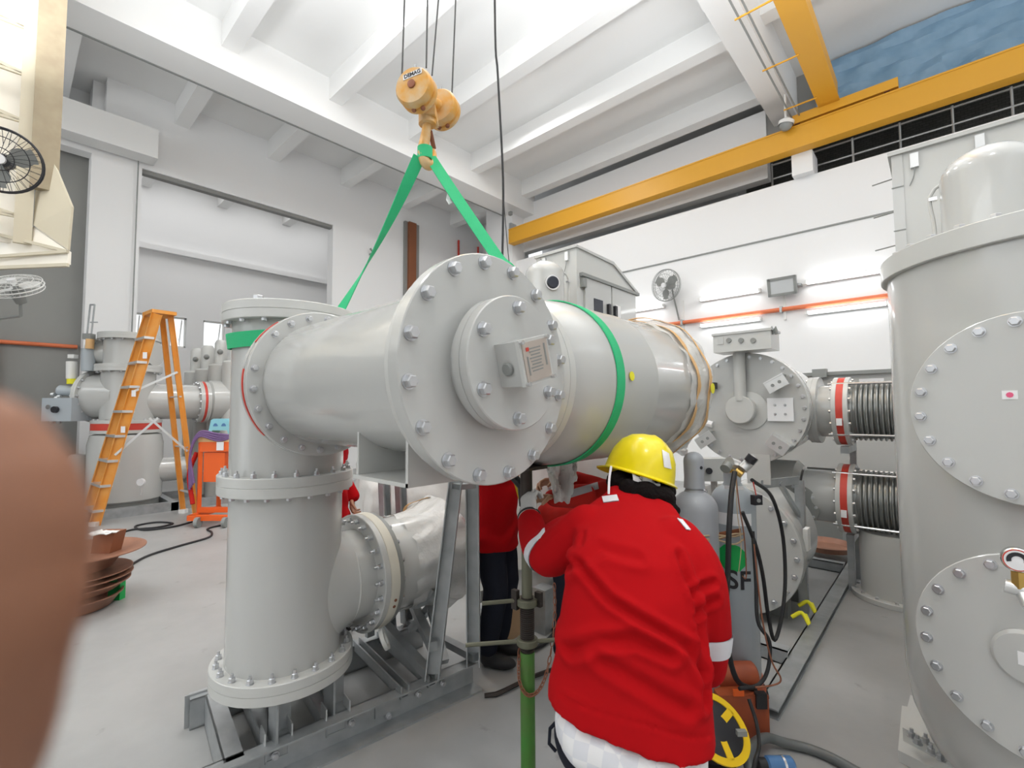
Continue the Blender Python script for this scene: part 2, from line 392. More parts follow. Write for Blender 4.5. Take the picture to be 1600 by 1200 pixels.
# right-hand wall (low, white) and what stands above it
b = MB(); b.bx(-10.1, 5.2, 10.2, 10.5, 0, 6.0); S('wall_right', b, 'wall')
b = MB(); b.bx(-12.3, -10.1, 11.5, 11.7, 0, CZ); b.bx(-10.1, -10.0, 10.5, 11.7, 0, CZ); S('wall_corner', b, 'wall')
S('wall_upper_right', MB().bx(-9.9, -2.5, 10.55, 10.8, 6.35, 7.8), 'wall')
S('wall_above_tarpaulin', MB().bx(-2.5, 5.2, 10.6, 10.8, 6.95, CZ), 'grey_wall')
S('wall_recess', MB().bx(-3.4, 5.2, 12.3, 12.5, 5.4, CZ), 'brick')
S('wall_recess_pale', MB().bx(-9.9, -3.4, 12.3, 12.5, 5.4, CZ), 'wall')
S('trim_mezzanine_slab', MB().bx(-9.9, 5.2, 10.5, 12.3, 5.6, 5.9), 'grey_wall')
# columns on the low wall that carry the runway
for xa, xb in ((-1.96, -1.62), (-9.7, -9.3)):
    S('trim_column', MB().bx(xa, xb, 10.02, 10.5, 6.0, 6.40), 'wall')
S('trim_column', MB().bx(-10.3, -9.2, 10.03, 10.6, 0, 7.8), 'wall')
# far wall at the left with tall opening, piers and lintel
b = MB()
b.bx(-12.3, -12.0, 1.0, 1.78, 0, 6.62)
b.bx(-12.3, -12.0, 5.9, 11.5, 0, 6.62)
b.bx(-12.3, -12.0, -7.1, 11.5, 6.62, 7.4)
b.bx(-12.3, -12.0, 1.18, 11.5, 7.4, CZ)
S('wall_left', b, 'wall')
S('wall_left_grey', MB().bx(-12.75, -12.45, -7.1, 1.3, 0, 7.0), 'grey_wall')
S('trim_bracket', MB().bx(-11.9, -11.5, -2.6, 1.95, 6.7, 7.3), 'ceil')
S('trim_lintel_painted_shade', MB().bx(-12.2, -12.05, 1.78, 5.9, 6.54, 6.62), 'grey_wall')  # grey strip stands in for the shade under the lintel
# rear bay with the row of small windows
WX = -16.0
wins = [(2.05, 2.5, 3.48, 4.42), (3.15, 3.75, 3.45, 4.35), (4.0, 4.55, 3.45, 4.32), (5.25, 5.8, 3.45, 4.32)]
wins = [(W_y0, W_y1, 3.42, 4.28) for W_y0, W_y1 in ((2.31, 2.55), (3.12, 3.52), (3.93, 4.5), (4.95, 5.5))]
b = MB(); ys = [1.0]+[q for w in wins for q in w[:2]]+[10.2]
for i in range(0, len(ys), 2): b.bx(WX-0.25, WX, ys[i], ys[i+1], 0, CZ)
for w in wins:
    b.bx(WX-0.25, WX, w[0], w[1], 0, w[2]); b.bx(WX-0.25, WX, w[0], w[1], w[3], CZ)
S('wall_rear_bay', b, 'wall')
S('wall_rear_bay_side', MB().bx(-16, -12.3, 10.2, 10.4, 0, CZ), 'wall')
S('wall_rear_bay_return', MB().bx(-16, -12.3, 1.0, 1.18, 0, CZ), 'wall')
for i, w in enumerate(wins):
    fr = MB(); t = 0.04
    fr.bx(WX-0.16, WX-0.08, w[0], w[0]+t, w[2], w[3]); fr.bx(WX-0.16, WX-0.08, w[1]-t, w[1], w[2], w[3])
    fr.bx(WX-0.16, WX-0.08, w[0], w[1], w[2], w[2]+t); fr.bx(WX-0.16, WX-0.08, w[0], w[1], w[3]-t, w[3])
    S('window_%d' % (i+1), fr, 'white')
    # open top-hung casement, seen inside each window
    q = MB(); q.bar((WX-0.2, w[1]-0.1, w[2]+0.02), (WX-0.45, w[1]-0.1, w[2]+0.3), 0.02, 0.02)
    q.bar((WX-0.1, w[1]-0.1, w[3]-0.06), (WX-0.35, w[1]-0.1, w[2]+0.1), 0.03, 0.03)
    S('trim_window_stay', q, 'white')
S('trim_ledge', MB().bx(-16.0, -15.85, 1.18, 10.2, 6.05, 6.2), 'wall')
# off-frame shell: front wall with open doorway, wall behind the photographer
b = MB(); b.bx(5.1, 5.3, -7.2, 13.5, 0, 5.4); b.bx(5.1, 5.3, -7.2, 13.5, 8.0, 8.5); S('wall_front', b, 'wall')
b = MB(); b.bx(-17, -8, -7.3, -7.1, 0, 4.4); b.bx(-4, 5.2, -7.3, -7.1, 0, 4.4); b.bx(-17, -10.2, -7.3, -7.1, 0, CZ); b.bx(-17, 5.2, -7.3, -7.1, 7.0, CZ); S('wall_behind', b, 'wall')

# vertical duct and fire pipes on the pier right of the opening
t = thing('wall_duct', 'tall brown duct channel running up the white pier behind the green sling', 'duct', (-12.0, 6.6, 0))
yd = lambda px: (lambda u: 12.0/(0.678-0.735*u)*(0.677*u+0.736))((px-800)/733)
a0, a1 = yd(630), yd(648)
MB().bx(-11.99, -11.9, a0-0.05, a1+0.05, 0, 7.38).build('back_plate', 'grey_wall', t, smooth=False)
MB().bx(-11.9, -11.8, a0+0.04, a1-0.12, 0, 7.36).build('brown_cover', 'brown', t, smooth=False)
for px, nm in ((714, 'dark red vertical pipe on the far wall, left one above the round cover'), (745, 'dark red vertical pipe on the far wall, right one above the round cover')):
    y = yd(px); tag(MB().cyl((-11.93, y, 0), (-11.93, y, 7.35), 0.035, n=16).build('fire_pipe', 'red'), nm, 'pipe', 'fire pipes on the pier')
tag(MB().cyl((-11.9, 1.70, 0), (-11.9, 1.70, 6.7), 0.012, n=10).build('electrical_conduit', 'dark_paint'), 'thin dark conduit running up the white pier left of the opening', 'conduit')
# grey wall: orange pipe with a drop
t = thing('orange_fire_pipe', 'orange red fire pipe on the dark grey wall at far left', 'pipe', (-12.3, -1.4, 0))
zz = W(60, 545, 9.2).z
MB().cyl((-12.40, -7.0, 2.86), (-12.40, 0.95, 2.86), 0.038, n=14).build('horizontal_pipe', 'pipe_orange', t)
MB().cyl((-12.38, -0.15, 0.1), (-12.38, -0.15, 2.9), 0.055, n=14).build('drop_pipe', 'pipe_orange', t)
# right wall services
t = thing('sprinkler_pipe', 'long orange pipe running level along the white right wall under the lights', 'pipe', (-3, 10.1, 3.45))
MB().cyl((-9.0, 10.14, 3.5), (4.0, 10.14, 3.5), 0.042, n=16).build('pipe_run', 'pipe_orange', t)
for x in (-7, -4.2, -2.25, 0, 2): MB().bx(x-0.02, x+0.02, 10.08, 10.2, 3.44, 3.56).build('clamp', 'galv', t, smooth=False)
tag(MB().bx(-9.0, 4.0, 10.17, 10.2, 4.93, 4.955).build('cable_conduit', 'dark_paint'), 'thin dark cable conduit high along the white right wall', 'conduit')
for x, lab in ((-4.2, 'thin white vertical conduit between left and middle tube lights'), (-2.2, 'thin white vertical conduit between middle and right tube lights')):
    tag(MB().bx(x-0.02, x+0.02, 10.16, 10.2, 2.2 if x < -3 else 3.3, 4.0).build('wall_conduit', 'white'), lab, 'conduit', 'white conduits on the right wall')
rows = {-5.2: 'left', -3.2: 'middle', -1.23: 'right', 0.75: 'far right'}
for x, nm in rows.items():
    for z, ud in ((3.94, 'upper'), (3.37, 'lower')):
        t = thing('tube_light', '%s glowing tube light of the %s pair on the white right wall' % (ud, nm), 'light', (x, 10.1, z), 'tube lights on the right wall')
        MB().bx(x-0.6, x+0.6, 10.13, 10.2, z-0.035, z+0.035).build('housing', 'white', t, smooth=False)
        MB().cyl((x-0.58, 10.09, z), (x+0.58, 10.09, z), 0.022, n=12).build('tube', 'lamp', t)
        for s in (-1, 1): MB().bx(x+s*0.59-0.02, x+s*0.59+0.02, 10.05, 10.14, z-0.03, z+0.03).build('lamp_holder', 'white', t, smooth=False)
# floodlight
p = W(1227, 451, 9.0); x, z = p.x, p.z
t = thing('floodlight', 'square black framed floodlight on the white right wall between tube lights', 'light', (x, 10.15, z))
R = Matrix.Rotation(math.radians(12), 3, 'X')
b = MB(); 
for s in (-1, 1): b.box(Vector((x, 9.98, z))+R@Vector((s*0.22, 0, 0)), (0.05, 0.07, 0.34), R); b.box(Vector((x, 9.98, z))+R@Vector((0, 0, s*0.15)), (0.46, 0.07, 0.05), R)
b.build('frame', 'dark_paint', t, smooth=False)
MB().box((x, 9.985, z), (0.42, 0.05, 0.28), R).build('glass', 'lampglass', t, smooth=False)
MB().bx(x-0.04, x+0.3, 10.02, 10.2, z-0.02, z+0.02).build('bracket', 'galv', t, smooth=False)
# wall fans
def wall_fan(name, label, c, ax, R, body, cage, blade, mount, group=None):
    c = Vector(c); a, u, v = frame(ax); t = thing(name, label, 'fan', c, group)
    rg = MB()
    def ring(rad, off, th=0.006): rg.tube([c+a*off+u*(rad*math.cos(q*PI/20))+v*(rad*math.sin(q*PI/20)) for q in range(41)], th, 6)
    ring(R, 0, 0.009); ring(R*0.985, 0.05); ring(R*0.98, -0.05); ring(R*0.35, 0.09, 0.004); ring(R*0.7, 0.075, 0.004)
    for k in range(28):
        q = 2*PI*k/28; d = u*math.cos(q)+v*math.sin(q)
        rg.tube([c+a*0.1+d*(R*0.15), c+a*0.085+d*R*0.6, c+a*0.05+d*R*0.93, c+d*R, c-a*0.05+d*R*0.93, c-a*0.08+d*R*0.5], 0.0022, 4)
    rg.build('cage', cage, t)
    MB().lathe([(0, 0.1), (R*0.16, 0.1), (R*0.16, 0.06), (0, 0.06)], c, a, 20).build('hub_badge', 'label', t)
    MB().lathe([(0, -0.02), (R*0.2, -0.02), (R*0.26, -0.1), (R*0.2, -0.24), (0, -0.26)], c, a, 20).build('motor', body, t)
    for k in range(3):
        q0 = 2*PI*k/3+0.4; P = []
        for i in range(7):
            rr = R*(0.15+0.72*i/6); row = []
            for j in range(5):
                q = q0+(j/4-0.5)*1.1*(0.5+0.6*math.sin(PI*min(1, i/5))); row.append(c+u*(rr*math.cos(q))+v*(rr*math.sin(q))+a*(0.035*(j/4-0.5)))
            P.append(row)
        g = MB(); g.grid(P); n0 = len(g.v); g.grid([[p+a*0.004 for p in r] for r in P]); g.build('blade', blade, t, normals=False)
    pb = MB(); pb.tube([c-a*0.2, c-a*0.24-Vector((0, 0, R*0.6)), mount], 0.018, 8); pb.build('support_arm', body, t)
    return t
p = W(1043, 447, 10.3)
wall_fan('wall_fan', 'round grey caged fan on a post on the white right wall', (p.x, 9.85, p.z), (-0.25, -1, -0.1), 0.35, 'dark_paint', 'dark_paint', 'dark_paint', (p.x+0.15, 10.15, p.z-0.75))
p = W(2, 250, 4.0)
wall_fan('wall_fan', 'large dark caged fan in front of the cream panel at top left', p, (0.9, -0.15, -0.25), 0.27, 'black', 'black', 'dark_paint', p+Vector((-0.9, -0.5, 0.0)))
p = W(22, 447, 6.2)
wall_fan('wall_fan', 'white fan high on the dark grey wall under the cream structure', p, (0.45, -0.3, 0.75), 0.30, 'dark_paint', 'white', 'white', Vector((-12.45, p.y-0.4, p.z-0.1)))

# cream lifted frame at top left
t = thing('hanging_panel_frame', 'cream metal frame with ribbed white panel hanging at top left', 'frame', (-7.0, -1.0, 3.2))
A = W(86, 150, 5.0); ax, ay = A.x, A.y
MB().bx(ax-0.05, ax+0.05, ay-0.16, ay+0.06, W(70, 300, 5.0).z, CZ-0.1).build('edge_beam', 'beige2', t, smooth=False)
MB().bx(ax-0.09, ax-0.04, ay-0.26, ay-0.12, W(60, 400, 5.0).z+0.1, CZ-0.1).build('inner_angle', 'beige', t, smooth=False)
zb = W(40, 395, 5.0).z
MB().bx(ax-0.30, ax-0.26, ay-4.0, ay-0.22, zb+0.1, CZ-0.1).build('back_sheet', 'sheet', t, smooth=False)
z = zb+0.35
while z < CZ-0.4:
    q = MB(); e = Vector((ax-0.07, ay-0.2, z))
    q.bar(e, (ax-0.1, ay-1.6, z+0.28), 0.03, 0.035); q.bar(e, (ax-0.1, ay-1.6, z-0.02), 0.03, 0.03); q.build('rib', 'beige', t, smooth=False)
    z += 0.52
pl = [W(55, 300, 5.0), W(78, 240, 5.0), W(112, 322, 4.9), W(106, 390, 4.9), W(52, 352, 4.95)]
MB().prism(pl, (-0.03, 0.02, 0)).build('side_panel', 'beige', t, smooth=False)
pl = [W(-60, 345, 5.05), W(52, 354, 4.97), W(106, 392, 4.9), W(105, 412, 4.9), W(-60, 420, 5.0)]
MB().prism(pl, (-0.03, 0.03, 0)).build('lower_panel', 'sheet', t, smooth=False)
q = MB()
q.bar(W(106, 393, 4.88), W(-60, 352, 4.95), 0.03, 0.03); q.bar(W(106, 393, 4.88), W(-60, 405, 4.95), 0.03, 0.03); q.bar(W(106, 414, 4.88), W(-60, 421, 4.95), 0.035, 0.035)
q.build('lower_frame', 'beige', t, smooth=False)

# crane: runway, bridge, end carriage, conductor bars
t = thing('crane_runway_beam', 'long yellow crane runway beam running above the white right wall', 'beam', (-2, 9.9, 6.33))
b = MB(); b.bx(-9.12, 4.8, 9.78, 10.02, 6.40, 6.43); b.bx(-9.12, 4.8, 9.78, 10.02, 6.80, 6.83); b.bx(-9.12, 4.8, 9.79, 9.81, 6.43, 6.80)
b.bx(-9.12, 4.8, 9.99, 10.01, 6.43, 6.80); b.build('girder', 'crane', t, smooth=False)
MB().bx(-9.12, 4.8, 9.87, 9.93, 6.83, 6.87).build('rail', 'rust', t, smooth=False)
MB().bx(-9.1, -9.02, 9.78, 10.02, 6.83, 7.0).build('end_stop', 'galv', t, smooth=False)
t = thing('bridge_crane', 'yellow overhead crane bridge crossing to the runway beam, upper right', 'crane', (-1.45, 5, 6.95))
b = MB(); b.bx(-1.46, -1.14, -6.9, 9.85, 7.0, 7.03); b.bx(-1.42, -1.17, -6.9, 9.85, 7.03, 7.38); b.build('girder', 'crane', t, smooth=False)
b = MB(); b.bx(-1.95, -0.35, 9.78, 10.0, 6.87, 7.03); b.build('end_carriage', 'crane', t, smooth=False)
for x in (-1.8, -0.5):
    MB().cyl((x, 9.8, 6.95), (x, 10.0, 6.95), 0.09, n=20).build('wheel', 'rust', t)
for x in (-1.88, -1.76): MB().bar((x, -6.5, 7.0), (x, 9.8, 7.0), 0.022, 0.022).build('conductor_bar', 'dark_paint', t, smooth=False)
for i in range(11):
    y = 9.4-i*1.35; MB().bar((-1.93, y, 6.985), (-1.42, y, 6.985), 0.02, 0.02).build('bar_support', 'crane', t, smooth=False)
hk = CC(-0.42, 2.3)
b = MB(); b.bx(hk.x-0.35, -1.55, hk.y-0.35, hk.y+0.35, 6.62, 6.98); b.cyl((hk.x-0.3, hk.y-0.45, 6.8), (hk.x-0.3, hk.y+0.45, 6.8), 0.16, n=24); b.build('hoist_trolley', 'crane', t, smooth=False)
p = W(1228, 195, 8.4); q = thing('dome_camera', 'small dark dome camera hanging beside the yellow runway beam', 'camera', p)
MB().sphere(p, 0.11, 10).build('dome', 'dark_paint', q); MB().cyl(p+Vector((0, 0, 0.03)), p+Vector((0, 0, 0.75)), 0.02, n=10).build('stem', 'white', q)
MB().lathe([(0.125, 0), (0.13, 0.06), (0.05, 0.12), (0, 0.12)], p, (0.2, 0, 1), 20).build('cover', 'white', q)
# blue tarpaulin on the upper right wall
P = []
for i in range(13):
    row = []
    for j in range(60):
        x = -1.6+j*0.1; z = 8.22-1.15*i/12+0.05*math.sin(j*0.35)*(i/12)
        y = 10.48+0.05*math.sin(j*0.9+i*0.9)*(0.3+i/12)+0.03*math.sin(j*0.31+i*2.1)
        row.append(Vector((x, y, z)))
    P.append(row)
b = MB(); b.grid(P); b.grid([[q+Vector((0, 0.006, 0)) for q in r] for r in P])
tag(b.build('tarpaulin', 'tarp', normals=False), 'creased blue tarpaulin hanging on the wall above the yellow runway beam', 'tarpaulin')
# railing on the mezzanine
t = thing('mezzanine_railing', 'thin grey pipe railing in the dark gap under the runway beam', 'railing', (0, 10.9, 5.9))
for z in (6.15, 6.45, 6.75):
    MB().tube([(-3.3, 10.9, z), (4.8, 10.9, z)], 0.02, 8).build('rail', 'alu', t)
for i in range(12): MB().tube([(-3.2+i*0.7, 10.9, 5.9), (-3.2+i*0.7, 10.9, 6.78)], 0.02, 8).build('post', 'alu', t)
for i, (x, z) in enumerate(((-1.35, 6.55), (-0.9, 6.2), (1.2, 6.5))):
    tag(MB().bx(x, x+0.35, 11.6, 11.9, 5.9, z).build('storage_crate', 'dark_paint' if i else 'blue2', smooth=False), ['blue drum shaped crate stored in the gap beside the white stub column', 'dark crate stored in the gap under the runway beam, lower one', 'dark crate stored in the gap near the right cabinet top'][i], 'crate')
tag(MB().bx(-9.05, -8.95, 9.7, 9.78, 7.2, 7.3).build('wall_sensor', 'dark_paint'), 'tiny dark sensor box on the white corner column near the ceiling beam', 'sensor')
tag(MB().tube([(-11.95, yd(573), 6.05), (-11.85, yd(573)+0.06, 6.1), (-11.85, yd(573)-0.04, 6.2)], 0.03, 8).build('wall_hook', 'dark_paint'), 'small dark hook on the white pier left of the brown duct', 'hook')
# ------------------------------------------------------------ suspended busbar assembly
CX, CY, AZ = -2.444, 0.987, 1.72
t = thing('suspended_busbar_vessel', 'big grey T-shaped steel vessel with round bolted end cover, hung from green slings', 'vessel', (CX, CY, 1.26))
pp = MB().cyl((CX, CY, 1.30), (CX, CY, 2.05), 0.26, n=64).build('vertical_pipe', 'paint', t)
flange(t, 'top_flange', (CX, CY, 2.02), (0, 0, 1), 0.305, 0.085, 'paint2', 0)
tf = bpy.data.objects[[o.name for o in t.children][-1]]
bolts(tf, (CX, CY, 2.02), (0, 0, -1), 0.283, 16, 0.012, 0.012)
bolts(tf, (CX, CY, 2.105), (0, 0, 1), 0.25, 3, 0.022, 0.02, 0.6)
f = flange(t, 'lower_flange', (CX, CY, 1.255), (0, 0, 1), 0.308, 0.045, 'paint2', 0, gap=False)
bolts(f, (CX, CY, 1.30), (0, 0, 1), 0.285, 20, 0.012, 0.016, 0.05, 'stud')
# main horizontal run along +x
b = MB(); b.cyl((CX+0.15, CY, AZ), (CX+0.33, CY, AZ), 0.262, n=56); b.build('branch_neck', 'paint', t)
f = flange(t, 'joint_flange_inner', (CX+0.30, CY, AZ), (1, 0, 0), 0.325, 0.026, 'paint', 0, gap=False)
rr = MB(); x0 = CX+0.326
for a0_, a1_ in ((2.2, 2.6), (2.98, 3.9)):
    n = 14; P = []
    for i in range(n+1):
        q = a0_+(a1_-a0_)*i/n; c_, s_ = math.cos(q), math.sin(q)
        P.append([Vector((x0, CY+r*c_, AZ+r*s_)) for r in (0.31, 0.327)]+[Vector((x0+0.014, CY+r*c_, AZ+r*s_)) for r in (0.327, 0.31)])
    rr.grid([r+[r[0]] for r in P])
rr.build('red_gasket', 'red', t, normals=False)
f = flange(t, 'joint_flange', (CX+0.34, CY, AZ), (1, 0, 0), 0.325, 0.03, 'paint', 0, gap=False)
bolts(f, (CX+0.37, CY, AZ), (1, 0, 0), 0.297, 22, 0.012, 0.014, 0.1, skip=(9,))
b = MB(); b.lathe([(0.262, 0), (0.262, 0.03), (0.268, 0.05), (0.268, 1.03), (0.30, 1.04), (0.30, 1.06)], (CX+0.36, CY, AZ), (1, 0, 0), 72); b.build('horizontal_pipe', 'paint', t)
f = flange(t, 'end_flange', (-1.055, CY, AZ), (1, 0, 0), 0.328, 0.035, 'paint2', 0, gap=False)
f = flange(t, 'end_cover', (-1.02, CY, AZ), (1, 0, 0), 0.340, 0.045, 'paint', 0, gap=False)
bolts(f, (-0.975, CY, AZ), (1, 0, 0), 0.312, 16, 0.0165, 0.019, 0.16)
MB().cyl((-0.975, CY, AZ+0.01), (-0.945, CY, AZ+0.01), 0.175, n=56).build('spigot', 'paint', f)
f2 = flange(t, 'small_cover', (-0.95, CY, AZ+0.012), (1, 0, 0), 0.192, 0.062, 'paint', 0)
bolts(f2, (-0.888, CY, AZ+0.012), (1, 0, 0), 0.158, 6, 0.0165, 0.019, 0.52)
# terminal box
bc = Vector((-0.85, 0.965, AZ+0.012)); R = Matrix.Rotation(math.radians(15), 3, 'X')
b = MB(); b.box(bc, (0.078, 0.118, 0.118), R); tb = b.build('terminal_box', 'paint', t, smooth=False)
o = MB().box(bc+Vector((0.045, 0, 0)), (0.012, 0.122, 0.122), R).build('lid', 'paint2', tb, smooth=False)
MB().box(bc+Vector((0.0525, 0, 0)), (0.003, 0.104, 0.106), R).build('name_plate', 'plate', tb, smooth=False)
b = MB()
for i in range(8): b.box(bc+Vector((0.0545, 0, 0))+R@Vector((0, -0.004, 0.034-i*0.0085)), (0.0008, 0.05-0.006*(i % 3), 0.0035), R)
b.box(bc+Vector((0.0545, 0, 0))+R@Vector((0, 0.038, 0.01)), (0.0008, 0.006, 0.06), R); b.box(bc+Vector((0.0545, 0, 0))+R@Vector((0, -0.038, -0.01)), (0.0008, 0.005, 0.05), R)
b.build('plate_print', 'dark_paint', tb, smooth=False)
MB().box(bc+Vector((0.0546, 0, 0))+R@Vector((0, -0.034, 0.034)), (0.0008, 0.012, 0.01), R).build('red_mark', 'red', tb, smooth=False)
for s in (-1, 1):
    for w_ in (-1, 1):
        c = bc+Vector((0.05, 0, 0))+R@Vector((0, s*0.054, w_*0.055)); MB().cyl(c, c+Vector((0.012, 0, 0)), 0.006, n=10).build('screw', 'steel', tb)
c = bc+R@Vector((0.0, -0.058, -0.01)); MB().cyl(c, c+R@Vector((0, -0.012, 0)), 0.018, n=18, bev=0.003).build('cable_plug', 'dark_paint', tb)
# bracket below the pipe
b = MB(); b.bx(-1.434, -1.128, 0.787, 1.187, 1.378, 1.390); b.bx(-1.140, -1.128, 0.787, 1.187, 1.378, 1.60); b.bx(-1.434, -1.424, 0.80, 1.175, 1.378, 1.56); b.bx(-1.434, -1.128, 0.98, 0.99, 1.39, 1.56)
b.build('mounting_bracket', 'paint2', t, smooth=False)
# body along +y
BX = -1.344
MB().cyl((BX, CY+0.1, AZ), (BX, 1.40, AZ), 0.262, n=56).build('side_neck', 'paint', t)
f = flange(t, 'body_flange', (BX, 1.36, AZ), (0, 1, 0), 0.345, 0.08, 'paint2', 0)
bolts(f, (BX, 1.36, AZ), (0, -1, 0), 0.315, 18, 0.0125, 0.014, 0.3)
bolts(f, (BX, 1.44, AZ), (0, 1, 0), 0.318, 18, 0.011, 0.012, 0.2)
b = MB(); b.lathe([(0.25, 0), (0.262, 0.0), (0.30, 0.035), (0.345, 0.10), (0.366, 0.17), (0.372, 0.24), (0.372, 0.60), (0.3745, 0.61), (0.3745, 0.625), (0.372, 0.635), (0.372, 1.16)], (BX, 1.44, AZ), (0, 1, 0), 80); b.build('large_body', 'paint', t)
b = MB(); b.lathe([(0.372, 0), (0.39, 0.01), (0.392, 0.04), (0.36, 0.06), (0, 0.06)], (BX, 2.56, AZ), (0, 1, 0), 64); b.build('end_ring', 'cream', t)
def film_skirt(name, parent, c, axis, prof, amp=0.02, n=90, m='film', k=17):
    a, u, v = frame(axis); P = []
    for h, r in prof:
        row = []
        for i in range(n+1):
            q = 2*PI*(i % n)/n; rad = r+amp*(0.5*math.sin(k*q+h*9)+0.6*noise.noise(Vector((math.cos(q)*3, math.sin(q)*3, h*7))))
            row.append(Vector(c)+a*(h+amp*0.7*math.sin(5*q+1))+u*rad*math.cos(q)+v*rad*math.sin(q))
        P.append(row)
    b = MB(); b.grid(P); return b.build(name, m, parent, normals=False, angle=60)
film_skirt('plastic_film', t, (BX, 2.44, AZ), (0, 1, 0), [(0, 0.376), (0.05, 0.385), (0.12, 0.405), (0.18, 0.42), (0.24, 0.40), (0.30, 0.34), (0.33, 0.2), (0.34, 0.02)], 0.012)
# tape around the film, uneven
def tape(name, parent, c, axis, R0, w0, seed, m='tape', arc=(0, 2*PI)):
    a, u, v = frame(axis); P = []
    for i in range(61):
        q = arc[0]+(arc[1]-arc[0])*i/60; s = 0.04*noise.noise(Vector((math.cos(q)*2+seed, math.sin(q)*2, seed))); w1 = w0*(0.8+0.6*noise.noise(Vector((math.cos(q)*4, seed, math.sin(q)*4))))
        r = R0+0.006*math.sin(9*q)
        P.append([Vector(c)+a*(s+k*w1)+u*r*math.cos(q)+v*r*math.sin(q) for k in (-0.5, 0.5)]+[Vector(c)+a*(s+k*w1)+u*(r-0.003)*math.cos(q)+v*(r-0.003)*math.sin(q) for k in (0.5, -0.5)])
    b = MB(); b.grid([r+[r[0]] for r in P]); return b.build(name, m, parent, normals=False)
tape('film_tape', t, (BX, 2.50, AZ), (0, 1, 0), 0.394, 0.045, 1.3); tape('film_tape', t, (BX, 2.59, AZ), (0, 1, 0), 0.423, 0.03, 4.3)
# hanging corner of film below the end ring
def crumple(name, m, parent, c, sz, nx=14, nz=14, seed=0.0, xdir=(1, 0, 0), zdir=(0, 0, 1), amp=0.05, th=0.004, taper=0.0):
    xd = Vector(xdir).normalized(); zd = Vector(zdir).normalized(); yd_ = zd.cross(xd); P = []
    for i in range(nz+1):
        row = []
        for j in range(nx+1):
            s_ = (j/nx-0.5)*(1-taper*i/nz); w_ = 0.5-i/nz
            p = Vector(c)+xd*(s_*sz[0])+zd*(w_*sz[1]); q = Vector((s_*4+seed, w_*4, seed*2))
            p += yd_*(amp*noise.noise(q)*1.6+amp*0.4*math.sin(s_*22+seed+2*noise.noise(q)*3)) + zd*(0.03*noise.noise(q*1.7)); row.append(p)
        P.append(row)
    b = MB(); b.grid(P); b.grid([[p+yd_*th for p in r] for r in P]); return b.build(name, m, parent, normals=False, angle=70)
e = W(1055, 665, 2.95); crumple('film_corner', 'film', t, (e.x, e.y, e.z-0.03), (0.24, 0.30), seed=2.2, xdir=(0.7, 0.7, 0), amp=0.05, taper=0.5)
for (px, py, d, s_) in ((966, 590, 2.02, 0.02), (1071, 607, 2.62, 0.028)):
    c = W(px, py, d); q = MB(); dirv = (c-Vector((BX, c.y, AZ))).normalized(); c = Vector((BX, c.y, AZ))+dirv*(0.378 if d < 2.5 else 0.43)
    q.lathe([(0, 0), (s_, 0), (s_, 0.002), (0, 0.002)], c, dirv, 16); q.build('yellow_sticker', 'yellow_dot', t)
c = W(423, 525, 2.13); q = thing('rating_tag', 'small blank metal tag clipped at the neck of the hung vessel under the green sling', 'tag', c)
MB().box(c, (0.02, 0.05, 0.10), Matrix.Rotation(0.5, 3, 'X')).build('tag_plate', 'white', q, smooth=False)
bpy.data.objects.remove(q.children[0]); bpy.data.objects.remove(q)
b = MB(); b.box(c, (0.012, 0.04, 0.085), Matrix.Rotation(HEAD, 3, 'Z') @ Matrix.Rotation(0.6, 3, 'Y')); b.build('vent_valve', 'white', t, smooth=False)

# ------------------------------------------------------------ lower column
t = thing('lower_busbar_column', 'tall grey upright steel pipe column with side branch, bolted under the hung vessel', 'pipe column', (CX, CY, 0.25))
b = MB(); b.lathe([(0.257, 0), (0.257, 0.83)], (CX, CY, 0.40), (0, 0, 1), 80); b.build('column_pipe', 'paint', t)
f = flange(t, 'upper_flange', (CX, CY, 1.21), (0, 0, 1), 0.308, 0.045, 'paint2', 0, gap=False)
bolts(f, (CX, CY, 1.21), (0, 0, -1), 0.285, 20, 0.012, 0.012, 0.05)
f = flange(t, 'base_flange', (CX, CY, 0.335), (0, 0, 1), 0.318, 0.085, 'paint2', 0)
bolts(f, (CX, CY, 0.42), (0, 0, 1), 0.288, 20, 0.013, 0.018, 0.08, 'stud')
BZ = 0.70
b = MB(); b.grid([[Vector((CX+rx_*math.cos(2*PI*i/72), CY+h_, BZ+rz_*math.sin(2*PI*i/72))) for i in range(73)] for h_, rx_, rz_ in ((0.02, .236, .43), (0.12, .236, .375), (0.18, .236, .32), (0.22, .235, .285), (0.25, .235, .26), (0.28, .235, .243), (0.31, .235, .236), (0.42, .235, .235))]); b.build('side_branch', 'paint', t)
MB().lathe([(0.236, 0), (0.241, 0.006), (0.236, 0.012)], (CX, CY+0.27, BZ), (0, 1, 0), 64).build('weld_seam', 'paint2', t)
f = flange(t, 'branch_flange', (CX, CY+0.37, BZ), (0, 1, 0), 0.315, 0.035, 'paint', 0, gap=False)
bolts(f, (CX, CY+0.37, BZ), (0, -1, 0), 0.285, 22, 0.013, 0.022, 0.05, 'stud')
f = flange(t, 'cream_flange', (CX, CY+0.405, BZ), (0, 1, 0), 0.315, 0.055, 'cream', 0, gap=False)
for a_ in (1.2, 1.32): 
    MB().cyl((CX+0.315*math.cos(a_-1.6), CY+0.435, BZ+0.315*math.sin(a_-1.6)), (CX+0.319*math.cos(a_-1.6), CY+0.435, BZ+0.319*math.sin(a_-1.6)), 0.008, n=10).build('plug', 'rust', f)
f = flange(t, 'outer_flange', (CX, CY+0.46, BZ), (0, 1, 0), 0.308, 0.03, 'dark_paint', 0, gap=False)
bolts(f, (CX, CY+0.49, BZ), (0, 1, 0), 0.285, 18, 0.012, 0.016)
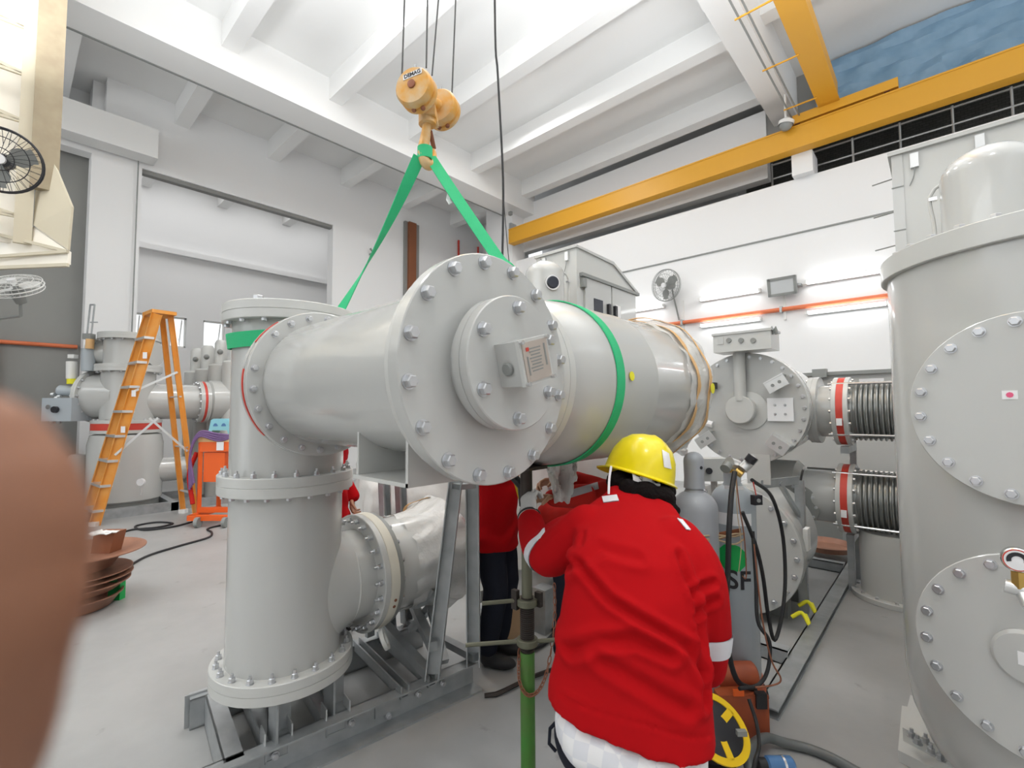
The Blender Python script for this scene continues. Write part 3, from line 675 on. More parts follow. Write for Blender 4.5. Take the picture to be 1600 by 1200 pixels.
MB().cyl((CX, CY+0.46, BZ), (CX, 1.93, BZ), 0.262, n=56).build('outer_pipe', 'paint', t)
film_skirt('plastic_film', t, (CX, 1.60, BZ), (0, 1, 0), [(0, 0.268), (0.08, 0.272), (0.16, 0.28), (0.24, 0.31), (0.30, 0.345), (0.36, 0.32), (0.42, 0.22), (0.44, 0.03)], 0.016, k=13)
tape('film_tape', t, (CX, 1.87, BZ), (0, 1, 0), 0.335, 0.025, 2.4, arc=(0.2, 1.5))
# lifting ears and feet of the column
for yy_ in (-0.08, 0.18):
    for sx_ in (-1, 1):
        b = MB(); b.bx(CX+sx_*0.20-0.05, CX+sx_*0.20+0.05, CY+yy_-0.05, CY+yy_-0.04, 0.145, 0.335); b.bx(CX+sx_*0.20-0.05, CX+sx_*0.20-0.04, CY+yy_-0.05, CY+yy_+0.05, 0.145, 0.335); b.bx(CX+sx_*0.20-0.05, CX+sx_*0.20+0.05, CY+yy_-0.05, CY+yy_+0.05, 0.135, 0.147); b.build('foot_bracket', 'galv', t, smooth=False)
b = MB(); b.lathe([(0.03, 0), (0.055, 0), (0.055, 0.02), (0.03, 0.02), (0.03, 0)], (CX+0.27, CY+0.38, 0.42), (0.4, 0.6, 0.3), 20); b.build('lifting_ear', 'paint2', t)

# ------------------------------------------------------------ galvanised skid
t = thing('steel_skid', 'galvanised channel steel skid frame on the floor under the upright pipe column', 'steel frame', (CX, CY, 0))
b = MB(); b.channel((-2.195, 0.50, 0.075), (-2.195, 1.96, 0.075), 0.075, 0.15, side=(-1, 0, 0)); b.bx(-2.25, -2.13, 0.50, 1.96, 0.0, 0.012); b.build('front_channel', 'galv', t, smooth=False)
MB().channel((-2.84, 0.64, 0.075), (-2.84, 1.95, 0.075), 0.075, 0.15, side=(1, 0, 0)).build('rear_channel', 'galv', t, smooth=False)
b = MB(); b.channel((-2.80, 0.74, 0.075), (-2.20, 0.74, 0.075), 0.075, 0.15, side=(0, -1, 0)); b.bx(-2.845, -2.835, 0.62, 0.80, 0, 0.16); b.build('end_channel', 'galv', t, smooth=False)
for y in (0.91, 1.17):
    b = MB(); b.channel((-2.80, y, 0.095), (-2.22, y, 0.095), 0.07, 0.10, side=(0, 0, -1), up=(0, 1, 0)); b.build('cross_channel', 'galv', t, smooth=False)
    for s in (-1, 1): MB().bx(-2.28, -2.20, y+s*0.055-0.003, y+s*0.055+0.003, 0.13, 0.20).build('gusset', 'alu', t, smooth=False)
for y in (1.50, 1.66): MB().channel((-2.84, y, 0.15), (-2.17, y, 0.15), 0.06, 0.05, side=(0, 0, -1), up=(0, 1, 0)).build('cross_rail', 'galv', t, smooth=False)
for y, nb in ((0.9, 1), (1.24, 1), (1.6, 1), (1.75, 1)):
    bolts(t, (-2.215, y, 0.085), (1, 0, 0), 0.0, 1, 0.014, 0.014)
q = MB(); q.bx(-2.222, -2.214, 1.36, 1.50, 0.05, 0.12); pl_ = q.build('joint_plate', 'galv', t, smooth=False); bolts(pl_, (-2.214, 1.43, 0.085), (1, 0, 0), 0.045, 2, 0.013, 0.013, PI/2)
t.rotation_euler = (0, 0, math.radians(-8))
# support frame that carries the side branch
t = thing('branch_support_frame', 'galvanised upright support frame with diagonal braces on the skid, carrying the wrapped branch pipe', 'steel frame', (-2.45, 1.75, 0.15))
UT = 1.17
p1a = W(676, 1050, 2.58); p1b = W(712, 752, 2.68); p2a = W(740, 1030, 2.74); p2b = W(738, 750, 2.76)
def clampz(p, z): return Vector((p.x, p.y, z))
p1a = clampz(p1a, 0.175); p2a = clampz(p2a, 0.16)
for a_, c_ in ((p1a, p1b), (p2a, p2b)): MB().channel(a_, c_, 0.075, 0.075, 0.006, side=(-0.68, 0.736, 0), up=(0.736, 0.68, 0)).build('upright', 'galv', t, smooth=False)
for y in (1.80, 1.93): MB().channel((-2.74, y-0.02, 0.16), (-2.86, y, 1.12), 0.06, 0.06, 0.006, side=(-1, 0, 0), up=(0, 1, 0)).build('rear_upright', 'galv', t, smooth=False)
MB().bar(p1b-Vector((0, 0, 0.03)), p2b-Vector((0, 0, 0.03)), 0.07, 0.03).build('top_plate', 'galv', t, smooth=False)
MB().bar((-2.75, 1.93, 0.34), p1a+Vector((0.0, 0.0, 0.16)), 0.05, 0.05).build('cross_bar', 'galv', t, smooth=False)
MB().bar((-2.75, 1.93, 0.16), p2a+Vector((0.0, 0.02, 0.03)), 0.05, 0.04).build('cross_bar', 'galv', t, smooth=False)
MB().bar((-2.62, 1.86, 0.17), (-2.35, 1.80, 0.40), 0.04, 0.04).build('brace', 'galv', t, smooth=False)
MB().bar((-2.1, 1.72, 0.20), (-2.45, 1.85, 0.46), 0.04, 0.04).build('brace', 'galv', t, smooth=False)
MB().bar((-2.72, 1.62, 0.18), (-2.72, 1.62, 0.34), 0.05, 0.03).build('strut', 'galv', t, smooth=False)
MB().bar((-2.12, 1.62, 0.17), (-2.75, 1.6, 0.38), 0.05, 0.05).build('cross_bar', 'galv', t, smooth=False)
b = MB()
P = [[Vector((CX+r*math.cos(q), y, BZ+r*math.sin(q))) for r in (0.27, 0.29)] for q in [PI*1.15+PI*0.7*i/16 for i in range(17)] for y in (1.72,)]
for y in (1.70, 1.76): b.grid([[Vector((p.x, y, p.z)) for p in r] for r in P])
b.grid([[Vector((r[1].x, y, r[1].z)) for y in (1.70, 1.76)] for r in P]); b.build('saddle', 'galv', t, normals=False)

# ------------------------------------------------------------ hook block, ropes, slings, pendant cable
HK = CC(-0.42, 2.3); axh = Vector((-0.70, 0.71, 0)); axh = Vector((math.cos(HEAD)*0.35+math.sin(HEAD)*0.94, math.sin(HEAD)*0.35-math.cos(HEAD)*0.94, 0)).normalized()
def at_h(px, py, d=2.3): return W(px, py, d)
t = thing('crane_hook_block', 'worn yellow crane hook block with twin sheave housings hanging from wire ropes', 'hook block', W(668, 262, 2.3))
s1 = at_h(651, 142, 2.22); s2 = at_h(690, 172, 2.44); ax1 = (s1-s2); ax1.z = 0; ax1.normalize()
ax1 = (Vector((-math.cos(HEAD)*0.28, -math.sin(HEAD)*0.28, 0))+Vector((math.sin(HEAD), -math.cos(HEAD), 0))*0.96).normalized()
# ax1 points to the camera, a little to its left
for i, s_ in enumerate((s1, s2)):
    r_ = 0.096
    b = MB(); b.lathe([(0, -0.05), (r_*0.8, -0.05), (r_, -0.035), (r_, -0.008), (r_*0.93, -0.004), (r_*0.93, 0.004), (r_, 0.008), (r_, 0.032), (r_*0.9, 0.046), (r_*0.5, 0.05), (0, 0.05)], s_, ax1, 40)
    h = b.build('sheave_housing', 'hook_yellow', t)
    MB().lathe([(0, 0.05), (0.02, 0.05), (0.02, 0.058), (0.012, 0.06), (0, 0.06)], s_, ax1, 20).build('axle_cap', 'rust', h)
    MB().cyl(s_+Vector((0, 0, r_))+ax1*0.02, s_+Vector((0, 0, r_+0.02))+ax1*0.02, 0.008, n=8).build('cable_guide', 'galv', h)
    for k in (-0.5, 0.2): 
        cc_ = s_+Vector((0, 0, -r_*0.98))+ax1.cross(Vector((0, 0, 1)))*k*0.07; MB().sphere(cc_, 0.012, 6).build('guide_bolt', 'rust', h)
    if i == 0:
        u_ = Vector((0, 0, 1)).cross(ax1); yv = (Vector((0, 0, 1))*0.98+u_*0.0).normalized(); xr = (u_*0.98+Vector((0, 0, 0.18))).normalized()
        c_ = s_+ax1*0.0505+Vector((0, 0, 0.048))+u_*0.004
        b = MB(); b.prism([c_+xr*(a_*0.05)+Vector((0, 0, z_*0.013)) for a_, z_ in ((-1, -1), (1, -1), (1, 1), (-1, 1))], ax1*0.002); b.build('brand_plate', 'label', h, smooth=False)
        text('brand_lettering', 'DEMAG', 'ink', c_+ax1*0.0025, xr, ax1.cross(xr), 0.026, h, 0.0006, 0.0008)
mid = (s1+s2)/2; 
b = MB(); b.cyl(s1-ax1*0.03, s2+ax1*0.03, 0.03, n=16); b.cyl(at_h(668, 195, 2.33), at_h(668, 178, 2.33), 0.045, n=20); b.box(at_h(672, 182, 2.34), (0.07, 0.12, 0.05), Matrix.Rotation(HEAD, 3, 'Z')); b.build('crosshead', 'hook_yellow', t)
hp = [at_h(667, 192, 2.33), at_h(666, 206, 2.33), at_h(664, 218, 2.33), at_h(662, 228, 2.32), at_h(661, 240, 2.31), at_h(664, 252, 2.31), at_h(670, 258, 2.33), at_h(675, 252, 2.37), at_h(677, 240, 2.40), at_h(676, 230, 2.42)]
MB().tube(bez(hp, 4), [0.022+0.006*math.sin(PI*i/36) if i < 30 else 0.022-0.0022*(i-30) for i in range(37)], 14).build('hook', 'hook_yellow', t)
MB().tube([at_h(672, 205, 2.33), at_h(678, 232, 2.41)], 0.012, 8).build('safety_latch', 'rust', t)
rp = [(632, 628, 2.20, 122), (668, 666, 2.24, 106), (685, 675, 2.40, 118), (712, 706, 2.46, 150)]
labs = ['steel wire rope of the crane hook, leftmost of the four', 'steel wire rope of the crane hook, second from left', 'steel wire rope of the crane hook, third from left', 'steel wire rope of the crane hook, rightmost of the four']
for (pxa, pxb, d, py), l_ in zip(rp, labs):
    lo = W(pxb, py, d); hi = W(pxa, 0, d); dr = (hi-lo).normalized(); L = (6.75-lo.z)/dr.z
    tag(MB().tube([lo, lo+dr*L], 0.0042, 8).build('wire_rope', 'rope'), l_, 'wire rope', 'hoist wire ropes')
# pendant cable
P = [W(772, -600, 2.9), W(773, 0, 2.9), W(778, 120, 2.9), W(786, 280, 2.9), W(785, 400, 2.9), W(784, 470, 2.9)]; P[0] = Vector((P[1].x, P[1].y, 6.9))
tag(MB().tube(bez(P, 6), 0.007, 8).build('pendant_cable', 'rubber'), 'black crane pendant cable hanging down right of the hook block', 'cable')
P = [W(786, 300, 2.92), W(790, 350, 2.94), W(795, 405, 2.96), W(800, 430, 2.96)]; tag(MB().tube(bez(P, 5), 0.003, 6).build('hanging_string', 'rope'), 'thin dark cord hanging beside the black pendant cable above the end cover', 'cord')
# slings: a ribbon with width and thickness
def ribbon(pts, wv, w, th=0.004):
    P = [Vector(p) for p in pts]; rows = []
    for i, p in enumerate(P):
        tdir = (P[min(i+1, len(P)-1)]-P[max(i-1, 0)]).normalized(); w_ = Vector(wv[i] if isinstance(wv, list) else wv); w_ = (w_-tdir*w_.dot(tdir)).normalized(); n_ = tdir.cross(w_)
        ww = w[i] if isinstance(w, list) else w
        rows.append([p-w_*ww/2-n_*th/2, p+w_*ww/2-n_*th/2, p+w_*ww/2+n_*th/2, p-w_*ww/2+n_*th/2])
    b = MB(); b.grid([r+[r[0]] for r in rows]); return b
camx = Vector((math.cos(HEAD), math.sin(HEAD), 0)); camy = Vector((-math.sin(HEAD), math.cos(HEAD), 0))
t = thing('lifting_sling', 'green webbing sling running from the hook to the top of the upright pipe', 'sling', W(520, 498, 2.4))
top = at_h(663, 236, 2.32)
wv = []; pts = []; ws = []
N = 14; q0, q1 = W(655, 245, 2.30), W(523, 500, 2.45)
for i in range(N+1):
    s_ = i/N; pts.append(q0.lerp(q1, s_)+camx*0.02*math.sin(PI*s_)); a_ = 0.2+1.25*math.sin(PI*min(1, s_*1.6)) ; wv.append(camx*math.cos(s_*PI)+camy*(0.25+math.sin(s_*PI))); ws.append(0.06)
ribbon(pts, wv, ws).build('sling_leg', 'green_sling', t, normals=False)
b = MB(); b.lathe([(0.272, 0), (0.278, 0.0), (0.280, 0.07), (0.272, 0.07)], (CX, CY, 1.925), (0.03, -0.12, 1), 64); b.build('neck_wrap', 'green_sling', t)
q = W(523, 500, 2.45); ribbon([q, Vector((CX+0.19, CY+0.24, 2.0)), Vector((CX+0.1, CY+0.27, 1.96))], (0, 0, 1), 0.05).build('sling_end', 'green_sling', t, normals=False)
t2 = thing('lifting_sling', 'green webbing sling running from the hook to the large round body', 'sling', (BX, 1.69, 2.1))
pts = [W(672, 245, 2.34), W(700, 288, 2.28), W(738, 345, 2.22), W(776, 400, 2.17), W(800, 430, 2.16)]; e2 = Vector((BX-0.2, 1.70, AZ+0.33)); pts.append(e2)
pts = bez(pts, 5); ribbon(pts, [camx*0.9+camy*0.3+Vector((0, 0, 0.1)) for _ in pts], 0.062).build('sling_leg', 'green_sling', t2, normals=False)
b = MB(); b.lathe([(0.374, 0), (0.379, 0.002), (0.379, 0.062), (0.374, 0.064)], (BX, 1.67, AZ), (-0.03, 1, 0), 80); b.build('body_loop', 'green_sling', t2)
ribbon([W(702, 303, 2.27), W(700, 312, 2.27), W(704, 318, 2.27)], camx, 0.02).build('care_tag', 'label', t2, normals=False)
hb = MB(); c_ = W(664, 240, 2.315); P = []
for i in range(13):
    q = PI*i/12; P.append(c_+camx*(0.036*math.cos(q))+camy*(-0.034*math.sin(q)))
ribbon(P, (0, 0, 1), 0.062).build('hook_loop', 'green_sling', t2, normals=False)
P = [c_+camx*(0.036*math.cos(q*PI/12))+camy*(0.04*math.sin(q*PI/12))+Vector((0, 0, 0.0)) for q in range(13)]
ribbon(P, (0, 0, 1), 0.05).build('hook_loop', 'green_sling', t2, normals=False)

# ------------------------------------------------------------ screw prop
PXY = Vector((-1.346, 1.549)); px_, py_ = PXY
t = thing('screw_prop', 'green steel screw prop standing on the floor with dark threaded top under the vessel', 'prop', (px_, py_, 0))
C_ = lambda z: Vector((px_, py_, z))
MB().cyl(C_(0.012), C_(0.575), 0.031, n=28).build('outer_tube', 'prop_green', t)
MB().box(C_(0.006), (0.16, 0.16, 0.012)).build('base_plate', 'prop_olive', t, smooth=False)
b = MB(); b.cyl(C_(0.57), C_(0.80), 0.027, n=24)
for i in range(24): b.lathe([(0.027, 0), (0.031, 0.003), (0.027, 0.006)], C_(0.575+i*0.0088), (0, 0, 1), 20)
b.build('threaded_tube', 'prop_dark', t)
MB().cyl(C_(0.75), C_(1.20), 0.0225, n=22).build('inner_tube', 'prop_olive', t)
MB().cyl(C_(1.18), C_(1.345), 0.026, n=22).build('upper_screw', 'prop_dark', t)
for z, r_ in ((0.60, 0.045), (0.765, 0.045)): MB().cyl(C_(z), C_(z+0.03), r_, n=24, bev=0.004).build('collar_nut', 'prop_olive', t)
def hnd(z, l1, l2, nm, m_='prop_olive'):
    MB().tube([C_(z)-camx*l1-camy*0.03, C_(z)-camx*0.05, C_(z)-camx*0.04+camy*0.0], 0.009, 8).build(nm, m_, t); MB().tube([C_(z)+camx*0.04, C_(z+0.01)+camx*l2], 0.009, 8).build(nm, m_, t)
hnd(0.615, 0.26, 0.18, 'handle'); hnd(0.785, 0.19, 0.06, 'handle')
MB().box(C_(0.79)-camx*0.05, (0.03, 0.02, 0.08)).build('pin_lug', 'prop_dark', t, smooth=False); MB().box(C_(0.79)+camx*0.05, (0.03, 0.02, 0.06)).build('pin_lug', 'prop_dark', t, smooth=False)
b = MB(); b.box(C_(1.35), (0.14, 0.12, 0.012)); b.build('head_plate', 'prop_dark', t, smooth=False)
# chain
t = thing('prop_chain', 'rusty thin chain looping beside the green screw prop', 'chain', C_(0.45))
cp = bez([C_(0.80)+camx*0.13+camy*0.15, C_(0.66)+camx*0.125+camy*0.1, C_(0.52)+camx*0.09, C_(0.44)+camx*0.05-camy*0.035, C_(0.42)+camx*0.0-camy*0.045, C_(0.47)-camx*0.035-camy*0.03, C_(0.58)-camx*0.035], 5)
b = MB()
for i in range(len(cp)-1):
    a_, c_ = cp[i], cp[i+1]; d_ = (c_-a_).normalized(); _, u_, v_ = frame(d_); m_ = (a_+c_)/2; w_ = u_ if i % 2 else v_
    b.tube([m_+d_*(0.018*math.cos(k*PI/5))+w_*(0.007*math.sin(k*PI/5)) for k in range(11)], 0.0022, 5)
b.build('chain_links', 'rust', t)
tag(MB().tube([FL(757, 1087, 0.01), FL(775, 1085, 0.012), FL(790, 1078, 0.02), FL(830, 1058, 0.02), FL(880, 1040, 0.02)], [0.012, 0.014, 0.012, 0.012, 0.012], 6).build('pry_bar', 'prop_dark'), 'dark steel pry bar lying on the floor behind the green screw prop', 'pry bar')
# ------------------------------------------------------------ people
def blob(mb, pts, rad, n=14): mb.tube(pts, rad, n); mb.sphere(pts[0], rad[0]*0.995, 8); mb.sphere(pts[-1], rad[-1]*0.995, 8); return mb
def ell(mb, c, r, axis=(0, 0, 1), side=(1, 0, 0)):
    a = Vector(axis).normalized(); u = Vector(side); u = (u-a*u.dot(a)).normalized(); v = a.cross(u)
    o = len(mb.v); mb.sphere((0, 0, 0), 1, 12)
    for q in mb.v[o:]:
        p = u*q.x*r[0]+v*q.y*r[1]+a*q.z*r[2]; q[:] = (Vector(c)+p)[:]
    return mb
def hand_mb(wrist, fwd, palm_n, curl=0.5, size=1.0, thumb=1, spread=0.06, voxel=0.0032, smooth=3):
    """wrist point, direction of the metacarpals, palm normal (the way fingers curl), thumb = side (+1/-1)"""
    f = Vector(fwd).normalized(); n = Vector(palm_n); n = (n-f*n.dot(f)).normalized(); s = f.cross(n)*thumb; w = Vector(wrist); k = size; b = MB()
    ell(b, w+f*0.045*k, (0.041*k, 0.016*k, 0.052*k), f, s); ell(b, w+f*0.075*k, (0.040*k, 0.014*k, 0.025*k), f, s); blob(b, [w-f*0.03*k, w+f*0.02*k], [0.026*k, 0.027*k])
    for i, (off, L) in enumerate(((0.030, 0.076), (0.010, 0.085), (-0.011, 0.079), (-0.030, 0.062))):
        p = w+f*(0.085-0.004*abs(i-1))*k+s*off*k; P = [w+f*0.05*k+s*off*k*0.9, p]; ang = curl*0.7; d = f
        for seg, l in enumerate((0.46, 0.30, 0.24)):
            d = (f*math.cos(ang)+n*math.sin(ang)+s*spread*(1.5-i)).normalized(); p = p+d*L*l*k; P.append(p); ang += curl*(1.1 if seg == 0 else 0.8)
        blob(b, P, [0.0098*k, 0.0092*k, 0.0086*k, 0.0078*k, 0.0066*k], 10)
    tp = w+f*0.02*k+s*0.028*k+n*0.006*k; d1 = (f*0.55+s*0.75+n*0.35).normalized(); d2 = (f*0.8+s*0.25+n*(0.3+curl*0.6)).normalized()
    blob(b, [w+f*0.02*k+s*0.015*k, tp+d1*0.02*k, tp+d1*0.045*k, tp+d1*0.045*k+d2*0.03*k, tp+d1*0.045*k+d2*0.055*k], [0.014*k, 0.013*k, 0.011*k, 0.0098*k, 0.0075*k], 10)
    return remesh(b, voxel, smooth)
def head_mb(b, c, up, fwd, k=1.0):
    up = Vector(up).normalized(); f = Vector(fwd); f = (f-up*f.dot(up)).normalized(); s = f.cross(up); c = Vector(c)
    ell(b, c+up*0.02*k, (0.077*k, 0.098*k, 0.11*k), up, s); ell(b, c-up*0.055*k+f*0.03*k, (0.055*k, 0.062*k, 0.065*k), up, s)
    ell(b, c-up*0.015*k+f*0.098*k, (0.014*k, 0.02*k, 0.025*k), up, s)      # nose
    for q in (-1, 1):
        ell(b, c-up*0.01*k+s*q*0.078*k-f*0.005*k, (0.012*k, 0.02*k, 0.032*k), up, s); ell(b, c+up*0.028*k+f*0.085*k+s*q*0.034*k, (0.022*k, 0.014*k, 0.01*k), up, s)
    ell(b, c-up*0.06*k+f*0.085*k, (0.026*k, 0.012*k, 0.009*k), up, s)
    return b
def eyes_mouth(c, up, fwd, parent, k=1.0):
    up = Vector(up).normalized(); f = Vector(fwd); f = (f-up*f.dot(up)).normalized(); s = f.cross(up); c = Vector(c)
    for q in (-1, 1): MB().sphere(c+up*0.012*k+f*0.082*k+s*q*0.033*k, 0.012*k, 6).build('eye', 'white', parent)
def helmet(c, up, fwd, parent, m='yellow', k=1.0):
    up = Vector(up).normalized(); f = Vector(fwd); f = (f-up*f.dot(up)).normalized(); s = f.cross(up); c = Vector(c)
    e = MB(); P = []
    prof = [(0.0, 0.148), (0.03, 0.146), (0.065, 0.134), (0.095, 0.108), (0.115, 0.07), (0.124, 0.03), (0.128, 0.0), (0.142, -0.008)]
    n = 48
    for r, h in prof+[(0.139, -0.012), (0.122, -0.003), (0.118, 0.03), (0.09, 0.104), (0.0, 0.142)]:
        row = []
        for i in range(n+1):
            q = 2*PI*(i % n)/n; cf, cs = math.cos(q), math.sin(q); rr = r
            if h <= 0 and r > 0.13: rr = r+0.035*max(0, cf)**2
            ridge = 0.006*math.exp(-(cs*r/0.014)**2) if (h > 0.05 and r > 0.0) else 0
            row.append(c+f*(rr*1.08*cf)*k+s*(rr*0.93*cs)*k+up*(h+ridge-0.012*(1 if h <= 0 else 0)*max(0, cf))*k)
        P.append(row)
    e.grid(P); return e.build('hard_hat', m, parent, angle=50)

# --- front worker, bending away from the camera
t = thing('person', 'red jacketed person with yellow hard hat bending, back to the camera, gloved hand on prop', 'person', CC(0.33, 1.33, 0))
def loft(rows, n=30):
    """rows of (px_left, px_right, py, d, tilt_d, depth_half, skew) -> closed tube of ellipses"""
    b = MB(); P = []
    for (xl, xr, yl, yr, dl, dr, hd) in rows:
        L, R_ = W(xl, yl, dl), W(xr, yr, dr); c = (L+R_)/2; u = (R_-L)/2; v = u.cross(Vector((0, 0, 1))).normalized()*-1*hd
        P.append([c+u*(abs(math.cos(q))**0.85*math.copysign(1, math.cos(q)))+v*(abs(math.sin(q))**0.85*math.copysign(1, math.sin(q))) for q in [2*PI*i/n for i in range(n)]])
    o = 0; b.grid([r+[r[0]] for r in P]); m_ = len(b.v)
    b.f.append([i for i in range(n)]); b.f.append([(len(P)-1)*(n+1)+i for i in range(n)]); b.mi += [0, 0]
    # weld duplicates
    me_map = {}; out = MB(); rem = {}
    for i, p in enumerate(b.v):
        k = (round(p.x, 6), round(p.y, 6), round(p.z, 6))
        if k not in me_map: me_map[k] = len(out.v); out.v.append(p)
        rem[i] = me_map[k]
    out.f = [[rem[i] for i in f] for f in b.f]; out.mi = [0]*len(out.f); return out
jk = loft([
    (860, 1122, 1074, 1178, 1.42, 1.22, 0.135), (862, 1118, 1052, 1140, 1.42, 1.24, 0.135), (868, 1110, 1010, 1085, 1.43, 1.27, 0.135), (878, 1104, 950, 1005, 1.45, 1.31, 0.14),
    (888, 1098, 895, 930, 1.48, 1.36, 0.14), (893, 1090, 850, 872, 1.52, 1.42, 0.135), (896, 1078, 818, 832, 1.57, 1.49, 0.12), (915, 1060, 792, 800, 1.63, 1.58, 0.095), (945, 1045, 770, 782, 1.69, 1.66, 0.078), (958, 1036, 752, 768, 1.74, 1.72, 0.066)])
def arm(b, pts, rad): blob(b, bez(pts, 3), [rad[0]+(rad[-1]-rad[0])*i/((len(pts)-1)*3) for i in range((len(pts)-1)*3+1)], 16)
LS, LE, LWr = W(918, 828, 1.60), W(855, 868, 1.68), W(829, 818, 1.93)
arm(jk, [LS, W(885, 852, 1.62), LE, W(838, 850, 1.80), LWr], [0.088, 0.056])
arm(jk, [LS, W(890, 835, 1.65), W(862, 845, 1.72)], [0.08, 0.06])
RS, RE, RW = W(1052, 850, 1.50), W(1098, 935, 1.40), W(1103, 1040, 1.44)
arm(jk, [RS, W(1082, 885, 1.44), RE, W(1106, 985, 1.40), RW], [0.092, 0.058])
BKC = W(990, 950, 1.33)
def cr(*pp): return [(lambda v: (v.dot(camx), v.z))(W(x, y, d)) for x, y, d in pp]
CREASES = [(cr((905, 880, 1.42), (945, 925, 1.36), (1010, 965, 1.3), (1075, 1010, 1.25), (1100, 1060, 1.22)), 0.010, 0.013),
           (cr((885, 1000, 1.38), (930, 985, 1.34), (985, 985, 1.3), (1040, 1010, 1.27)), 0.012, 0.012),
           (cr((930, 1010, 1.33), (1000, 1050, 1.28), (1070, 1100, 1.22)), 0.014, 0.009),
           (cr((1062, 870, 1.36), (1085, 950, 1.3), (1098, 1030, 1.24), (1104, 1110, 1.2)), 0.009, 0.012),
           (cr((918, 800, 1.5), (908, 850, 1.45)), 0.006, 0.005), (cr((885, 870, 1.52), (935, 850, 1.45), (990, 862, 1.42)), 0.010, 0.006),
           (cr((1080, 930, 1.3), (1120, 915, 1.32)), 0.008, 0.010), (cr((1078, 960, 1.3), (1122, 940, 1.32)), 0.008, 0.008), (cr((860, 880, 1.6), (885, 862, 1.58)), 0.008, 0.008),
           (cr((872, 1068, 1.36), (990, 1090, 1.3), (1110, 1150, 1.2)), 0.004, 0.003)]
def folds(p):
    q = p-Vector(W(990, 950, 1.4)); u_ = q.dot(camx); w_ = q.z
    f1 = math.sin((w_*0.55+u_*0.85)*34+2.5*noise.noise(p*4)); amp = 0.5+0.9*noise.noise(p*3.1+Vector((3, 1, 2)))
    base_ = 0.004*f1*max(0, amp)*math.exp(-((w_+0.05)/0.22)**2)+0.004*noise.noise(p*11)+0.005*noise.noise(p*6)
    if (p-BKC).dot(camy) > 0.16: return base_
    P2 = (p.dot(camx), p.z)
    for pts_, wd, dp in CREASES:
        best = 9; 
        for (ax_, az_), (bx_, bz_) in zip(pts_, pts_[1:]):
            dx, dz = bx_-ax_, bz_-az_; tt_ = max(0, min(1, ((P2[0]-ax_)*dx+(P2[1]-az_)*dz)/(dx*dx+dz*dz))); e_ = math.hypot(P2[0]-ax_-tt_*dx, P2[1]-az_-tt_*dz); best = min(best, e_)
        base_ += -dp*math.exp(-(best/wd)**2)+dp*0.8*math.exp(-((best-wd*2.1)/wd)**2)
    return base_
jb = remesh(jk, 0.009, 5, folds)
body = thing  # keep name free
bm_ = MB()
HC = W(1000, 757, 1.80); NK = W(998, 790, 1.74)
face = (camy*0.86+Vector((0, 0, -0.5))-camx*0.05).normalized(); hup = (Vector((0, 0, 0.87))+camy*0.40+camx*0.20).normalized()
head_mb(bm_, HC, hup, face); blob(bm_, [HC-hup*0.05, NK], [0.055, 0.052])
PV = W(985, 1150, 1.42); PV.z = 0.80
ch = W(985, 860, 1.52)
blob(bm_, [NK, ch+camy*0.04, (ch+PV)/2+camy*0.03, PV], [0.055, 0.10, 0.10, 0.11], 20)
sd = (W(1122, 1140, 1.22)-W(860, 1140, 1.42)); sd.z = 0; sd.normalize(); fw = Vector((0, 0, 1)).cross(sd)
feet = []
for q in (-1, 1):
    hip = PV+sd*q*0.095-Vector((0, 0, 0.04)); kn = hip+fw*(0.06 if q < 0 else -0.02)+Vector((0, 0, -0.39))+sd*q*0.02; an = Vector((kn.x, kn.y, 0.10))-fw*0.05
    blob(bm_, [hip, kn, an], [0.09, 0.058, 0.042]); feet.append((hip, kn, an))
blob(bm_, [ch+sd*-0.14, LS, LE, LWr], [0.05, 0.05, 0.042, 0.03]); blob(bm_, [ch+sd*0.14, RS, RE, RW], [0.05, 0.05, 0.042, 0.03])
bd = remesh(bm_, 0.011, 3).build('body', 'skin', t)
jk_o = jb.build('jacket', 'jacket', t, angle=80)
def cuff_band(parent, a, c, r, name='reflective_band', m='reflect', oval=1.0):
    a, c = Vector(a), Vector(c); MB().lathe([(r, 0), (r+0.003, 0.001), (r+0.003, (c-a).length-0.001), (r, (c-a).length)], a, c-a, 32, sx=oval).build(name, m, parent)
def wrap_band(parent, target, pts_c, axis, half, off=0.003, name='reflective_band', m='reflect', keep=None):
    """a band cut from the jacket surface itself, so it lies on it"""
    a = Vector(axis).normalized(); c = Vector(pts_c); sel = {}; b = MB(); org = WL[target.name]; me = target.data; ns = [v.normal.copy() for v in me.vertices]
    for p in me.polygons:
        cc_ = Vector(p.center)+org
        if abs((cc_-c).dot(a)) < half and (keep is None or keep(cc_)):
            for i in p.vertices:
                if i not in sel: sel[i] = len(b.v); b.v.append(Vector(me.vertices[i].co)+org+ns[i]*off)
            b.f.append([sel[i] for i in p.vertices]); b.mi.append(0)
    if not b.f: return
    n0 = len(b.v); top = [list(f) for f in b.f]
    b.v += [p for p in [Vector(me.vertices[i].co)+org for i in sel]]
    b.f += [[i+n0 for i in reversed(f)] for f in top]
    from collections import Counter
    ed = Counter(); 
    for f in top:
        for i in range(len(f)): ed[frozenset((f[i], f[(i+1) % len(f)]))] += 1
    for f in top:
        for i in range(len(f)):
            x, y = f[i], f[(i+1) % len(f)]
            if ed[frozenset((x, y))] == 1: b.f.append([y, x, x+n0, y+n0])
    b.mi = [0]*len(b.f)
    b.build(name, m, parent, angle=60)
from mathutils.bvhtree import BVHTree
def bvh_of(o):
    return BVHTree.FromPolygons([v.co+WL[o.name] for v in o.data.vertices], [list(p.vertices) for p in o.data.polygons])
